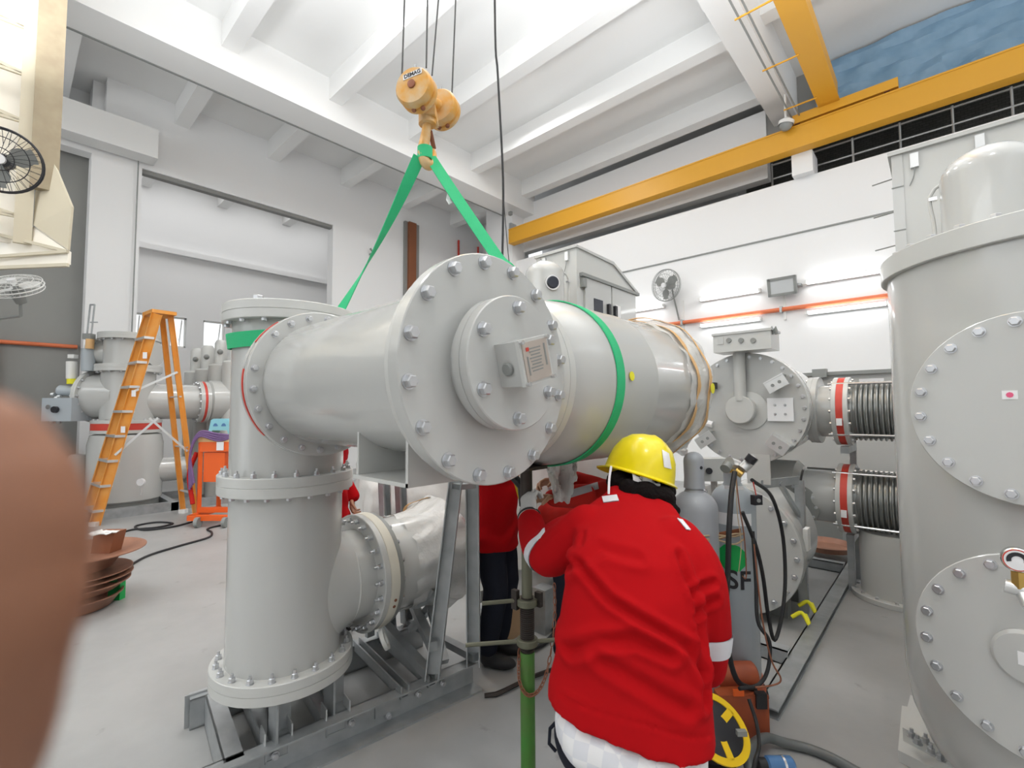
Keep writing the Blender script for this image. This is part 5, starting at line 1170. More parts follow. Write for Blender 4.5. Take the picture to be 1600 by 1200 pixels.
for px, py, rz in ((1210, 592, -0.5), (1222, 688, 0.6), (1100, 680, -0.6)):
    q2 = onf(px, py, 4.5); R2 = Matrix.Rotation(rz, 3, 'Y')
    b = MB(); b.box(q2, (0.17, 0.12, 0.012), R2); b.box(q2+R2@Vector((0, -0.05, -0.05)), (0.17, 0.012, 0.10), R2); br = b.build('lifting_bracket', 'alu', f, smooth=False)
    for s in (-1, 1): MB().cyl(q2+R2@Vector((s*0.03, -0.06, -0.05)), q2+R2@Vector((s*0.03, -0.054, -0.05)), 0.014, n=12).build('hole_plug', 'dark_paint', br)
q2 = onf(1110, 603, 4.5); MB().box(q2, (0.1, 0.08, 0.06)).build('sensor', 'black', f, smooth=False)
q2 = onf(1100, 660, 4.5); MB().tube([q2, q2+Vector((0.08, 0.0, -0.02))], 0.03, 10).build('valve', 'label', f)
q2 = onf(1284, 640, 4.9)
fl2 = flange(t, 'side_flange', (fc.x+0.42, 5.08, 1.58), (1, 0, 0), 0.30, 0.08, 'paint', 0); bolts(fl2, (fc.x+0.42, 5.08, 1.58), (-1, 0, 0), 0.27, 14, 0.013, 0.02)
# piping with bellows, two levels
def bellows_pipe(z, y, lab, x0, x1=0.9):
    t = thing('bellows_pipe', lab, 'pipe', ((x0+x1)/2, y, z-0.3), 'bellows pipes right of the breaker tank')
    MB().cyl((x0, y, z), (-0.68, y, z), 0.23, n=40).build('pipe_section', 'paint', t)
    f = flange(t, 'flange', (-0.72, y, z), (1, 0, 0), 0.30, 0.035, 'paint2', 0, gap=False); bolts(f, (-0.72, y, z), (-1, 0, 0), 0.272, 16, 0.012, 0.014)
    MB().cyl((-0.685, y, z), (-0.635, y, z), 0.297, n=48).build('red_ring', 'red', t)
    q_ = MB().bx(-0.68, -0.64, y-0.31, y-0.295, z-0.12, z-0.06).build('ring_tag', 'label', t, smooth=False)
    f = flange(t, 'flange', (-0.635, y, z), (1, 0, 0), 0.30, 0.035, 'paint2', 0, gap=False); bolts(f, (-0.60, y, z), (1, 0, 0), 0.272, 16, 0.012, 0.014)
    pr = [(0.22, 0)]; 
    for i in range(8): pr += [(0.222, 0.02+i*0.035), (0.255, 0.028+i*0.035), (0.258, 0.036+i*0.035), (0.222, 0.046+i*0.035)]
    b = MB(); b.lathe([(0.235, -0.06), (0.235, 0)]+pr+[(0.235, 0.31), (0.235, 0.36)], (-0.58, y, z), (1, 0, 0), 48); b.build('bellows', 'bellows', t)
    f = flange(t, 'flange', (-0.22, y, z), (1, 0, 0), 0.30, 0.035, 'paint2', 0, gap=False)
    MB().cyl((-0.19, y, z), (x1, y, z), 0.23, n=40).build('pipe_section', 'paint', t)
    for s in (0.9, 2.2, 3.9, 5.3):
        cy_, cz_ = y+0.29*math.cos(s), z+0.29*math.sin(s); r_ = MB(); r_.cyl((-0.75, cy_, cz_), (-0.1, cy_, cz_), 0.012, n=10); r_.build('tie_rod', 'steel', t)
    return t
bellows_pipe(1.57, 5.08, 'upper grey pipe with ribbed bellows and red ring right of the breaker tank', -1.0)
bellows_pipe(0.80, 5.12, 'lower grey pipe with ribbed bellows and red ring above the floor', -0.98)
# lower tank
t = thing('lower_tank', 'lower horizontal grey tank with bolted round face behind the gas cylinders', 'tank', (-1.29, 4.3, 0.02))
fc = Vector((-1.27, 3.88, 0.52)); R_ = 0.49
f = flange(t, 'face_cover', fc+Vector((0, 0.05, 0)), (0, -1, 0), R_, 0.05, 'paint', 0, gap=False); bolts(f, fc, (0, -1, 0), R_-0.04, 22, 0.017, 0.016)
b = MB(); b.lathe([(R_, 0), (R_, 0.06), (R_-0.05, 0.09), (R_-0.05, 0.75), (R_-0.15, 0.85), (0, 0.88)], fc+Vector((0, 0.05, 0)), (0, 1, 0), 64); b.build('tank_body', 'paint', t)
b = MB(); b.bx(-1.6, -0.94, 4.1, 4.2, 0, 0.12); b.bx(-1.6, -0.94, 4.5, 4.6, 0, 0.12); b.build('tank_cradle', 'dark_paint', t, smooth=False)
MB().box((fc.x+0.47, 4.12, 0.62), (0.03, 0.10, 0.16)).build('white_clamp', 'white', t, smooth=False)
# second breaker tank further back, lower neck
t = thing('neck_tank', 'grey tank with oval side port behind the galvanised post, right of gas cylinders', 'tank', (-1.2, 5.2, 0.2))
b = MB(); b.cyl((-1.35, 5.15, 0.80), (-1.0, 5.15, 0.80), 0.30, n=48, bev=0.05); b.build('tank_body', 'paint', t)
f = flange(t, 'side_port', (-1.05, 4.90, 0.72), (0.3, -1, 0), 0.20, 0.05, 'dark_paint', 0); bolts(f, Vector((-1.05, 4.90, 0.72))+Vector((0.3, -1, 0)).normalized()*0.05, (0.3, -1, 0), 0.17, 12, 0.011, 0.012)
b = MB(); b.bx(-1.32, -1.05, 5.05, 5.25, 0, 0.5); b.build('tank_stand', 'dark_paint', t, smooth=False)
q = W(1299, 771, 4.3); g = thing('pressure_gauge', 'small black pressure gauge on a brass valve before the lower bellows pipe', 'gauge', q)
MB().cyl(q, q-camy*0.035, 0.045, n=24).build('gauge_case', 'black', g); MB().cyl(q-camy*0.0355, q-camy*0.037, 0.032, n=24).build('dial', 'label', g)
MB().cyl(q-Vector((0, 0, 0.04)), q-Vector((0, 0, 0.12)), 0.018, n=8).build('brass_stem', 'brass', g); b = MB(); b.cyl(q-Vector((0, 0, 0.14))-camx*0.06, q-Vector((0, 0, 0.14))+camx*0.06, 0.025, n=12); b.cyl(q-Vector((0, 0, 0.14)), q-Vector((0, 0, 0.14))+camy*0.25, 0.02, n=10); b.build('valve_body', 'steel', g)
# galvanised frame posts
t = thing('equipment_frame', 'galvanised angle frame with corner brace in front of the lower tank', 'steel frame', (-1.0, 4.3, 0))
q = W(1249, 750, 3.75); px2, py2 = q.x, q.y; zt = q.z
MB().channel((px2, py2, 0.0), (px2, py2, zt), 0.06, 0.06, 0.006, side=(0, -1, 0), up=(1, 0, 0)).build('post', 'galv', t, smooth=False)
l_ = W(1190, 742, 3.55); l_.z = zt; MB().channel((l_.x, l_.y, zt), (px2, py2, zt), 0.05, 0.06, 0.006, side=(0, -1, 0)).build('top_rail', 'galv', t, smooth=False)
MB().bar(Vector((px2, py2, zt-0.3)), l_.lerp(Vector((px2, py2, zt)), 0.45), 0.03, 0.03).build('corner_brace', 'galv', t, smooth=False)
MB().bx(l_.x-0.1, l_.x+0.06, l_.y, l_.y+0.01, zt, zt+0.22).build('gusset_plate', 'paint2', t, smooth=False)
q = W(1115, 733, 3.0); bw_ = MB().box(Vector((q.x, q.y, q.z)), (0.16, 0.1, 0.14), Matrix.Rotation(HEAD, 3, 'Z')); bw_.box(Vector((q.x, q.y, (q.z-0.07)/2)), (0.03, 0.03, q.z-0.07)); tw_ = bw_.build('junction_box', 'paint2', smooth=False); tag(tw_, 'small pale junction box with black knockout between the gas cylinder caps', 'box'); MB().cyl(W(1108, 736, 2.93), W(1108, 736, 2.97), 0.02, n=16).build('knockout', 'black', tw_)
t = thing('equipment_frame', 'dark galvanised upright post carrying the bellows pipes at their red rings', 'steel frame', (-0.66, 5.3, 0))
for y in (5.12, 5.50): MB().channel((-0.66, y, 0), (-0.66, y, 1.25 if y > 5.3 else 0.48), 0.05, 0.05, 0.006, side=(1, 0, 0), up=(0, 1, 0)).build('post', 'galv', t, smooth=False)
MB().bx(-0.69, -0.63, 5.0, 5.50, 1.2, 1.26).build('cross_beam', 'galv', t, smooth=False); MB().bx(-0.69, -0.63, 5.10, 5.50, 0.42, 0.48).build('cross_beam', 'galv', t, smooth=False)
t = thing('floor_rail', 'long galvanised skid rail on the floor running away from the gas cylinders', 'steel rail', (-0.75, 4.3, 0))
MB().channel((-0.74, 2.75, 0.025), (-0.74, 6.2, 0.025), 0.10, 0.05, side=(-1, 0, 0)).build('rail', 'galv', t, smooth=False)
MB().channel((-1.75, 3.4, 0.045), (-0.78, 3.4, 0.045), 0.08, 0.09, side=(0, -1, 0)).build('cross_rail', 'galv', t, smooth=False)
MB().channel((-1.75, 5.6, 0.045), (-0.78, 5.6, 0.045), 0.08, 0.09, side=(0, -1, 0)).build('cross_rail', 'galv', t, smooth=False)
for px, py, z_ in ((1252, 968, 0.1), (1262, 950, 0.1)):
    q = FL(px, py, z_); b = MB(); b.tube(bez([q+Vector((-0.06, 0, 0)), q+Vector((0, 0.02, 0.04)), q+Vector((0.05, -0.02, -0.01)), q+Vector((0.02, 0.03, 0.03))], 4), 0.014, 8); o = b.build('earth_strap', 'yellow_dot'); tag(o, 'yellow earth strap on the floor rail, %s one' % ('nearer' if py > 960 else 'farther'), 'strap')
# cabinets behind pipes
for i, (pa, pb, ya, yb, d, m_, l_) in enumerate(((1318, 1362, 697, 780, 6.0, 'paint2', 'pale grey cabinet seen between the two bellows pipes'), (1262, 1312, 722, 765, 5.7, 'dark_paint', 'darker grey control box left of the pale cabinet between pipes'), (1362, 1392, 697, 790, 6.2, 'paint', 'brownish grey cabinet beside the foreground tank edge between pipes'))):
    A_, B_ = W(pa, yb, d), W(pb, ya, d); t = thing('switch_cabinet', l_, 'cabinet', (A_.x, 6.3, 0)); w_ = abs(CC(1, 0).x)
    b = MB(); z0 = 0; y_ = A_.y; x0_, x1_ = A_.x, on_plane(pb, ya, y_).x; b.bx(x0_, x1_, y_, y_+0.5, z0, on_plane(pa, ya, y_).z); b.build('cabinet_body', m_, t, smooth=False)
    MB().bx(x0_+0.1, x0_+0.16, y_-0.03, y_, on_plane(pa, ya+30, y_).z, on_plane(pa, ya+22, y_).z).build('knob', 'black', t, smooth=False)
    b = MB()
    for k in range(3): b.bx(x0_+0.05, x0_+0.3, y_-0.004, y_, on_plane(pa, ya+8+k*5, y_).z, on_plane(pa, ya+7+k*5, y_).z)
    b.build('panel_lines', 'ink', t, smooth=False)
# rear panel behind upper bellows
t = thing('rear_equipment_panel', 'low grey equipment panel with rail behind the upper bellows pipe', 'panel', (-0.9, 6.4, 0))
q = W(1270, 600, 5.6); q2 = W(1392, 600, 5.6); zt = W(1330, 588, 5.6).z
MB().bx(-1.9, 0.4, 6.5, 6.7, 0.9, zt).build('panel', 'paint', t, smooth=False); MB().bx(-1.9, 0.4, 6.45, 6.5, zt, zt+0.04).build('rail', 'dark_paint', t, smooth=False)
b = MB(); b.bx(-1.9, -1.8, 6.5, 6.7, 0, 0.9); b.bx(0.3, 0.4, 6.5, 6.7, 0, 0.9); b.build('leg', 'dark_paint', t, smooth=False)
q = on_plane(1360, 600, 6.5); MB().bx(q.x-0.1, q.x+0.12, 6.49, 6.5, q.z-0.06, q.z+0.06).build('name_plate', 'label', t, smooth=False)
q = on_plane(1280, 586, 6.4); MB().box((q.x, 6.45, q.z+0.02), (0.14, 0.1, 0.1)).build('sensor', 'dark_paint', t, smooth=False)
# base cylinder under the lower bellows, white base
t = thing('base_cylinder', 'pale upright base cylinder under the lower bellows pipe near the tank', 'cylinder', (-0.12, 5.0, 0))
q = W(1375, 870, 4.1); MB().cyl((q.x+0.12, q.y, 0), (q.x+0.12, q.y, 0.55), 0.26, n=40).build('shell', 'paint2', t); f = flange(t, 'base_flange', (q.x+0.12, q.y, 0.0), (0, 0, 1), 0.33, 0.04, 'paint2', 0, gap=False); bolts(f, (q.x+0.12, q.y, 0.04), (0, 0, 1), 0.295, 14, 0.013, 0.015)
# copper cable tray
a_ = W(1270, 848, 4.6); t = thing('copper_tray', 'shallow reddish brown copper tray on the floor rails beyond the galvanised post', 'tray', (a_.x, a_.y, 0.1))
q = FL(1292, 862, 0.12); b = MB(); b.lathe([(0, 0), (0.24, 0), (0.28, 0.06), (0.27, 0.06), (0.235, 0.012), (0, 0.012)], (q.x-0.05, q.y+0.25, 0.09), (0, 0, 1), 36); b.build('tray_shell', 'copper', t)

# ------------------------------------------------------------ gas cylinders
def gas_cylinder(px, d, z0, ztop, m, lab, cap):
    c = CC((px-800)/FPX*d, d, z0); t = thing('gas_cylinder', lab, 'gas cylinder', c, 'gas cylinders beside the worker'); H = ztop-z0
    r = 0.115; b = MB(); pr = [(0, 0), (r-0.01, 0), (r, 0.015), (r, H-0.16)]+[(r*math.cos(a_)*1.0+0.0, H-0.16+0.10*math.sin(a_)) for a_ in [PI/2*i/10 for i in range(1, 8)]]
    pr += [(0.045, H-0.055), (0.045, H)]; b.lathe(pr+[(0, H)], c, (0, 0, 1), 48); s = b.build('cylinder_shell', m, t)
    if cap:
        b = MB(); b.lathe([(0.050, -0.05), (0.054, -0.05), (0.050, 0.0), (0.052, 0.09)]+[(0.052*math.cos(a_), 0.09+0.05*math.sin(a_)) for a_ in [PI/2*i/6 for i in range(1, 7)]], c+Vector((0, 0, H)), (0, 0, 1), 32); cp_ = b.build('valve_cap', m, t)
        q = c+Vector((0, 0, H+0.06))+(-camy*0.9+camx*0.4).normalized()*0.0495; ell(MB(), q, (1, 1, 1)); MB().lathe([(0, 0), (0.009, 0), (0.009, 0.003), (0, 0.003)], q, (-camy*0.9+camx*0.4), 14).build('cap_hole', 'ink', cp_)
    return t, c
g1, c1 = gas_cylinder(1081, 2.52, 0.0, 1.23, 'gas', 'dark grey gas cylinder with domed valve cap, left of the two', True)
g2, c2 = gas_cylinder(1140, 2.66, 0.10, 1.24, 'gas2', 'pale blue grey gas cylinder with regulator and green sticker, right of the two', False)
tocam = Vector((-c2.x, -c2.y, 0)).normalized()
def on_cyl(c, ang, z, off=0.1155):
    base = math.atan2(-c.y, -c.x)+ang; return Vector((c.x+off*math.cos(base), c.y+off*math.sin(base), z))
def patch(parent, c, a0, a1, z0, z1, m, name, off=0.1165, rnd=False):
    P = [[on_cyl(c, a0+(a1-a0)*i/10, z, off) for z in (z0, z1)] for i in range(11)]; Q = [[on_cyl(c, a0+(a1-a0)*i/10, z, off-0.001) for z in (z0, z1)] for i in range(11)]
    b = MB(); b.grid(P); b.grid(Q); return b.build(name, m, parent, normals=False)
zz = lambda py: W(1150, py, 2.55).z
patch(g2, c2, -0.75, 0.85, zz(822), zz(803), 'label', 'paper_label'); patch(g2, c2, -0.35, 0.5, zz(765), zz(768)+0.03, 'label', 'paper_label')
# green disc sticker
b = MB(); zc = zz(873); P = []
for i in range(13):
    row = []
    for j in range(5):
        a_ = 2*PI*i/12; r_ = 0.075*j/4; row.append(on_cyl(c2, -0.12+r_*math.cos(a_)/0.115*1.0, zc+r_*1.0*math.sin(a_), 0.117))
    P.append(row)
b.grid(P); b.grid([[p+tocam*-0.0008 for p in r] for r in P]); b.build('green_sticker', 'green_dot', g2, normals=False)
zt_ = zz(908)
# SF lettering wrapped flat on the cylinder face
for ch_, an_ in (('S', -0.12), ('F', 0.42)):
    p = on_cyl(c2, an_, zt_, 0.118); nrm = (p-Vector((c2.x, c2.y, p.z))).normalized(); text('lettering', ch_, 'ink', p, Vector((0, 0, 1)).cross(nrm), (0, 0, 1), 0.135, g2, 0.001, 0.002)
# regulator and valve
t = thing('gas_regulator', 'silver gas regulator with black gauges on top of the right gas cylinder', 'regulator', c2+Vector((0, 0, 1.14)))
v = Vector((c2.x, c2.y, 1.24))
MB().cyl(v, v+Vector((0, 0, 0.07)), 0.016, n=14).build('brass_valve', 'brass', t)
b = MB(); b.cyl(v+Vector((0, 0, 0.055))-camx*0.02, v+Vector((0, 0, 0.045))-camx*0.02-camy*0.10, 0.02, n=14); b.cyl(W(1139, 722, 2.5), W(1152, 727, 2.55), 0.028, n=18); b.cyl(W(1160, 733, 2.5), W(1178, 715, 2.5), 0.026, n=18); b.build('regulator_body', 'alu', t)
MB().cyl(W(1137, 727, 2.48), W(1133, 733, 2.46), 0.026, n=20).build('gauge', 'dark_paint', t)
MB().cyl(W(1170, 722, 2.48), W(1177, 713, 2.47), 0.027, n=20).build('gauge', 'black', t)
MB().cyl(W(1150, 735, 2.52), W(1160, 742, 2.5), 0.02, n=14).build('brass_fitting', 'brass', t)
def cable(name, pts, r, m, lab, cat='hose', k=6, n=10): return tag(MB().tube(bez(pts, k), r, n).build(name, m), lab, cat)
cable('gas_hose', [W(1148, 738, 2.46), W(1143, 770, 2.38), W(1139, 830, 2.3), W(1137, 900, 2.3), W(1134, 985, 2.3), W(1150, 1060, 2.35), W(1180, 1078, 2.4)], 0.013, 'rubber', 'thick black hose hanging straight down in front of the right gas cylinder')
cable('gas_hose', [W(1175, 750, 2.5), W(1205, 775, 2.7), W(1222, 830, 2.75), W(1227, 900, 2.72), W(1222, 960, 2.65), W(1210, 1000, 2.6), W(1200, 960, 2.6), W(1192, 900, 2.55), W(1180, 850, 2.5), W(1160, 800, 2.48)], 0.010, 'rubber', 'black hose hanging in a long loop right of the gas cylinders')
cable('gas_hose', [W(1176, 830, 2.5), W(1181, 900, 2.45), W(1184, 970, 2.4), W(1202, 1002, 2.38), W(1200, 1045, 2.36), W(1185, 1070, 2.34), W(1155, 1076, 2.3)], 0.009, 'rubber', 'black hose running down the right side of the pale gas cylinder')
cable('thin_wire', [W(1150, 745, 2.46), W(1155, 790, 2.44), W(1163, 840, 2.44), W(1166, 900, 2.44), W(1160, 900, 2.44)], 0.003, 'rust', 'thin brown wire hanging over the white label of the gas cylinder', 'wire')
cable('thin_wire', [W(1150, 745, 2.45), W(1152, 800, 2.42), W(1158, 850, 2.42), W(1154, 895, 2.42)], 0.002, 'brown_rope', 'thin pale string hanging over the green sticker', 'string')
cable('thin_wire', [W(1178, 850, 2.48), W(1190, 960, 2.4), W(1205, 1030, 2.36), W(1220, 1060, 2.34), W(1210, 1070, 2.34), W(1180, 1074, 2.32)], 0.004, 'rust', 'brown wire curling beside the foot of the gas cylinder', 'wire')
q = W(1182, 781, 2.5); t = thing('hanging_switch_box', 'small black switch box hanging on a red wire beside the regulator', 'switch', q)
MB().box(q, (0.05, 0.03, 0.05), Matrix.Rotation(HEAD+0.3, 3, 'Z')).build('box_body', 'black', t, smooth=False); MB().tube([q+Vector((0, 0, 0.02)), W(1176, 750, 2.5)], 0.003, 6).build('red_wire', 'red', t)
MB().cyl(q-camy*0.02, q-camy*0.026, 0.01, n=10).build('button', 'dark_paint', t)
# rope bundles
t = thing('binding_rope', 'pale rope and brown belt tied round both gas cylinders', 'rope', (c1+c2)/2+Vector((0, 0, 0.9)))
for i, (ya, yb, yc) in enumerate(((835, 838, 826), (840, 834, 836), (843, 850, 830))):
    MB().tube(bez([W(1058, ya, 2.50), W(1088, ya+3, 2.37), W(1120, ya+1, 2.45), W(1150, yb, 2.50), W(1176, yc, 2.62), W(1180, yc, 2.72)], 6), 0.0045, 6).build('rope_strand', 'brown_rope', t)
ribbon(bez([W(1056, 842, 2.52), W(1088, 845, 2.385), W(1120, 838, 2.47), W(1150, 832, 2.525), W(1175, 828, 2.62)], 6), (0, 0, 1), 0.035).build('belt', 'brown', t, normals=False)
# orange cart under the cylinders
t = thing('cylinder_cart', 'dark orange trolley base under the right gas cylinder', 'trolley', (c2.x, c2.y, 0))
cb_ = CC(1.12, 2.45); 
b = MB(); b.cyl((c2.x, c2.y, 0.05), (c2.x, c2.y, 0.098), 0.135, n=30); b.build('base_tray', 'orange_dark', t)
b = MB(); b.cyl((c2.x, c2.y, 0.09), (c2.x, c2.y, 0.16), 0.122, n=30); b.build('base_ring', 'orange_dark', t)
for s in (-1, 1): MB().cyl(Vector((c2.x, c2.y, 0.05))+camx*s*0.1-camy*0.02, Vector((c2.x, c2.y, 0.05))+camx*s*0.13-camy*0.02, 0.05, n=20).build('wheel', 'rubber', t)
t = thing('vacuum_pump', 'rusty orange pump unit on the floor before the gas cylinders', 'pump', CC(1.05, 2.3, 0))
R2 = Matrix.Rotation(HEAD, 3, 'Z'); pc_ = CC(1.115, 2.48)
b = MB(); b.box(pc_+Vector((0, 0, 0.11)), (0.24, 0.26, 0.2), R2); b.build('housing', 'orange_dark', t, smooth=False)
b = MB(); b.cyl(pc_+Vector((0, 0, 0.24))-camx*0.1, pc_+Vector((0, 0, 0.24))+camx*0.12, 0.06, n=24, bev=0.01); b.build('motor', 'orange_dark', t); MB().box(pc_+Vector((0, 0, 0.19))+camx*0.08-camy*0.13, (0.05, 0.03, 0.07), R2).build('switch', 'rubber', t, smooth=False)
MB().box(pc_+Vector((0, 0, 0.23))-camx*0.03-camy*0.14, (0.05, 0.01, 0.03), R2).build('name_plate', 'orange', t, smooth=False)
# cable reel
rc = W(1120, 1137, 2.08); rn = (-camy*0.55+camx*0.25+Vector((0, 0, 0.8))).normalized()
t = thing('cable_reel', 'yellow and black cable reel on the floor partly behind the worker', 'cable reel', Vector((rc.x, rc.y, 0)))
a_, u_, v_ = frame(rn); RR = 0.14
for h_, m_ in ((0.0, 'yellow2'),):
    b = MB()
    b.lathe([(RR*0.80, 0), (RR, 0), (RR, 0.008), (RR*0.80, 0.008), (RR*0.80, 0)], rc, rn, 44)
    for k in range(3):
        q = 2*PI*k/3+0.3; d1 = u_*math.cos(q)+v_*math.sin(q); b.bar(rc+d1*0.02+rn*0.004, rc+d1*RR*0.85+rn*0.004, 0.03, 0.008, up=rn)
    b.build('yellow_rim', m_, t)
MB().lathe([(0, -0.10), (RR*0.7, -0.10), (RR*0.7, -0.003), (0, -0.003)], rc, rn, 36).build('cable_winding', 'rubber', t)
b = MB(); b.lathe([(0, -0.002), (RR*0.8, -0.002), (RR*0.8, 0.003), (RR*0.45, 0.006), (0, 0.02)], rc, rn, 36); b.build('centre_plate', 'black', t)
MB().lathe([(RR*0.9, -0.11), (RR, -0.11), (RR, -0.10), (0, -0.10), (0, -0.11)], rc, rn, 36).build('rear_rim', 'black', t)
b = MB(); b.tube([rc-rn*0.1-u_*RR*0.6, Vector((rc.x, rc.y, 0.01))-camx*0.12], 0.012, 8); b.tube([rc-rn*0.1+u_*RR*0.6, Vector((rc.x, rc.y, 0.01))+camx*0.08], 0.012, 8); b.tube([Vector((rc.x, rc.y, 0.01))-camx*0.14-camy*0.1, Vector((rc.x, rc.y, 0.01))+camx*0.12-camy*0.1], 0.012, 8); b.build('stand', 'black', t)
MB().box(rc+rn*0.012-camy*0.04+camx*0.08, (0.04, 0.02, 0.02), R2).build('socket', 'dark_paint', t, smooth=False)
cable('suction_hose', [Vector((*CC(0.98, 1.95).xy, 0.03)), Vector((*CC(0.975, 2.02).xy, 0.10)), Vector((*CC(1.01, 2.1).xy, 0.13)), FL(1195, 1153, 0.06), FL(1225, 1160, 0.03), FL(1270, 1172, 0.022), FL(1320, 1195, 0.022), FL(1400, 1245, 0.022), FL(1500, 1330, 0.022)], 0.021, 'hose', 'thick grey suction hose curving across the floor at bottom right', n=18)
cable('power_cable', [W(1170, 1092, 2.2), W(1182, 1130, 2.15), W(1186, 1165, 2.05), W(1180, 1190, 2.0), Vector((*W(1165, 1190, 1.98).xy, 0.012))], 0.008, 'rubber', 'black power cable looping down beside the grey suction hose', 'cable')
q = FL(1215, 1208, 0.0); t = thing('power_drill', 'blue power tool lying on the floor under the grey suction hose', 'tool', q)
b = MB(); b.cyl(q+Vector((0, 0, 0.035))-camx*0.05, q+Vector((0, 0, 0.035))+camx*0.07, 0.034, n=22, bev=0.008); b.build('tool_body', 'blue2', t); MB().cyl(q+Vector((0, 0, 0.035))-camx*0.09, q+Vector((0, 0, 0.035))-camx*0.045, 0.028, n=18, bev=0.006).build('chuck', 'rubber', t); MB().cyl(q+Vector((0, 0, 0.035))+camx*0.02, q+Vector((0, 0, 0.035))+camx*0.03, 0.0355, n=22).build('steel_band', 'steel', t)

# ------------------------------------------------------------ ladder
t = thing('step_ladder', 'orange fibreglass step ladder with aluminium treads standing at the left', 'ladder', FL(230, 812))
def lp_(a, c): return a, c
Ff1 = FL(147, 822); Fr1 = FL(306, 808); wdir = (-camx*0.80+camy*0.6); wdt = 0.50
top1 = W(245, 490, 6.62); top2 = W(266, 491, 6.85); Ff2 = Ff1+wdir*wdt; Fr2 = Fr1+wdir*wdt; tp1b = top1+wdir*0.34; tp2b = top2+wdir*0.34
fb = (Fr1-Ff1).normalized()
for a_, c_ in ((Ff1, top1), (Ff2, tp1b)): MB().channel(a_, c_, 0.035, 0.13, 0.008, side=wdir, up=(fb+Vector((0, 0, -0.3))).normalized()).build('front_stile', 'ladder', t, smooth=False)
for a_, c_ in ((Fr1, top2), (Fr2, tp2b)): MB().channel(a_, c_, 0.03, 0.07, 0.008, side=wdir, up=(fb+Vector((0, 0, 0.3))).normalized()).build('rear_stile', 'ladder', t, smooth=False)
for i in range(8):
    s_ = (i+0.6)/8.6; a_ = Ff1.lerp(top1, s_); c_ = Ff2.lerp(tp1b, s_); MB().bar(a_-wdir*0.02, c_+wdir*0.02, 0.14, 0.035).build('tread', 'alu', t, smooth=False)
MB().bar(top1.lerp(top2, 0.5)-wdir*0.04+Vector((0, 0, 0.02)), tp1b.lerp(tp2b, 0.5)+wdir*0.04+Vector((0, 0, 0.02)), 0.3, 0.05).build('top_cap', 'ladder', t, smooth=False)
for s_ in (0.12, 0.35, 0.6): MB().bar(Fr1.lerp(top2, s_), Fr2.lerp(tp2b, s_), 0.03, 0.02).build('rear_brace', 'alu', t, smooth=False)
MB().bar(Ff1.lerp(top1, 0.63), Fr1.lerp(top2, 0.72), 0.02, 0.03).build('spreader', 'alu', t, smooth=False); b = MB(); b.bar(Ff1.lerp(top1, 0.33), Ff1.lerp(top1, 0.5).lerp(Fr1.lerp(top2, 0.5), 0.55), 0.015, 0.03); b.bar(Fr1.lerp(top2, 0.33), Ff1.lerp(top1, 0.5).lerp(Fr1.lerp(top2, 0.5), 0.4), 0.015, 0.03); b.build('spreader', 'alu', t, smooth=False)
for a_ in (Ff1, Ff2, Fr1, Fr2): MB().box(a_+Vector((0, 0, 0.03)), (0.10, 0.08, 0.06), R2).build('rubber_foot', 'white', t, smooth=False)
b = MB()
for s_ in (0.45, 0.62, 0.8): q = Ff1.lerp(top1, s_)-wdir*0.02; b.box(q, (0.06, 0.004, 0.09), R2)
b.build('warning_sticker', 'label', t, smooth=False)

# orange machine with blue stool
R2 = Matrix.Rotation(HEAD, 3, 'Z'); mc = CC(-4.28, 6.95)
t = thing('welding_trolley', 'bright orange wheeled trolley with purple cables, left of the upright pipe column', 'trolley', mc)
fr_ = lambda x, y, z: mc+camx*x+camy*y+Vector((0, 0, z))
b = MB()
for x in (-0.18, 0.28): 
    for y in (-0.2, 0.25): b.bar(fr_(x, y, 0.14), fr_(x, y, 1.15), 0.05, 0.05)
b.bar(fr_(-0.18, -0.2, 0.2), fr_(0.28, -0.2, 0.2), 0.05, 0.07); b.bar(fr_(-0.18, -0.2, 1.1), fr_(0.28, -0.2, 1.1), 0.05, 0.16); b.bar(fr_(-0.18, 0.25, 1.1), fr_(0.28, 0.25, 1.1), 0.05, 0.16); b.bar(fr_(-0.22, -0.35, 0.12), fr_(0.35, -0.35, 0.12), 0.07, 0.07); b.bar(fr_(-0.2, -0.35, 0.12), fr_(-0.2, 0.3, 0.12), 0.07, 0.07)
b.build('frame', 'orange', t, smooth=False)
MB().box(fr_(0.02, -0.05, 0.80), (0.30, 0.3, 0.42), R2).build('orange_tank', 'orange', t, smooth=False)
MB().box(fr_(0.05, 0.02, 1.2), (0.5, 0.5, 0.08), R2).build('top_tray', 'tape', t, smooth=False)
MB().box(fr_(0.20, 0.0, 0.45), (0.16, 0.3, 0.35), R2).build('motor', 'dark_paint', t, smooth=False)
MB().box(fr_(0.12, -0.235, 1.1), (0.10, 0.006, 0.12), R2).build('warning_label', 'label', t, smooth=False)
for x in (-0.08, 0.3): MB().cyl(fr_(x, -0.4, 0.07), fr_(x+0.05, -0.4, 0.07), 0.07, n=20).build('wheel', 'dark_paint', t)
b = MB()
for i in range(4): b.tube(bez([fr_(-0.25+0.02*i, -0.3, 0.5+0.03*i), fr_(-0.27, -0.28, 1.0), fr_(-0.15, -0.28, 1.24+0.02*i), fr_(0.1, -0.25, 1.18+0.03*i), fr_(0.35, -0.2, 1.24)], 5), 0.016, 8)
b.build('purple_cables', 'purple', t)
MB().tube(bez([fr_(-0.2, -0.3, 0.3), fr_(-0.33, -0.2, 0.7), fr_(-0.3, -0.1, 1.0)], 6), 0.03, 8).build('red_hose', 'jacket2', t)
sc_ = W(343, 668, 6.9); t = thing('step_stool', 'small light blue plastic stool standing on top of the orange trolley', 'stool', Vector((sc_.x, sc_.y, 1.25)))
b = MB(); zb_ = 1.255
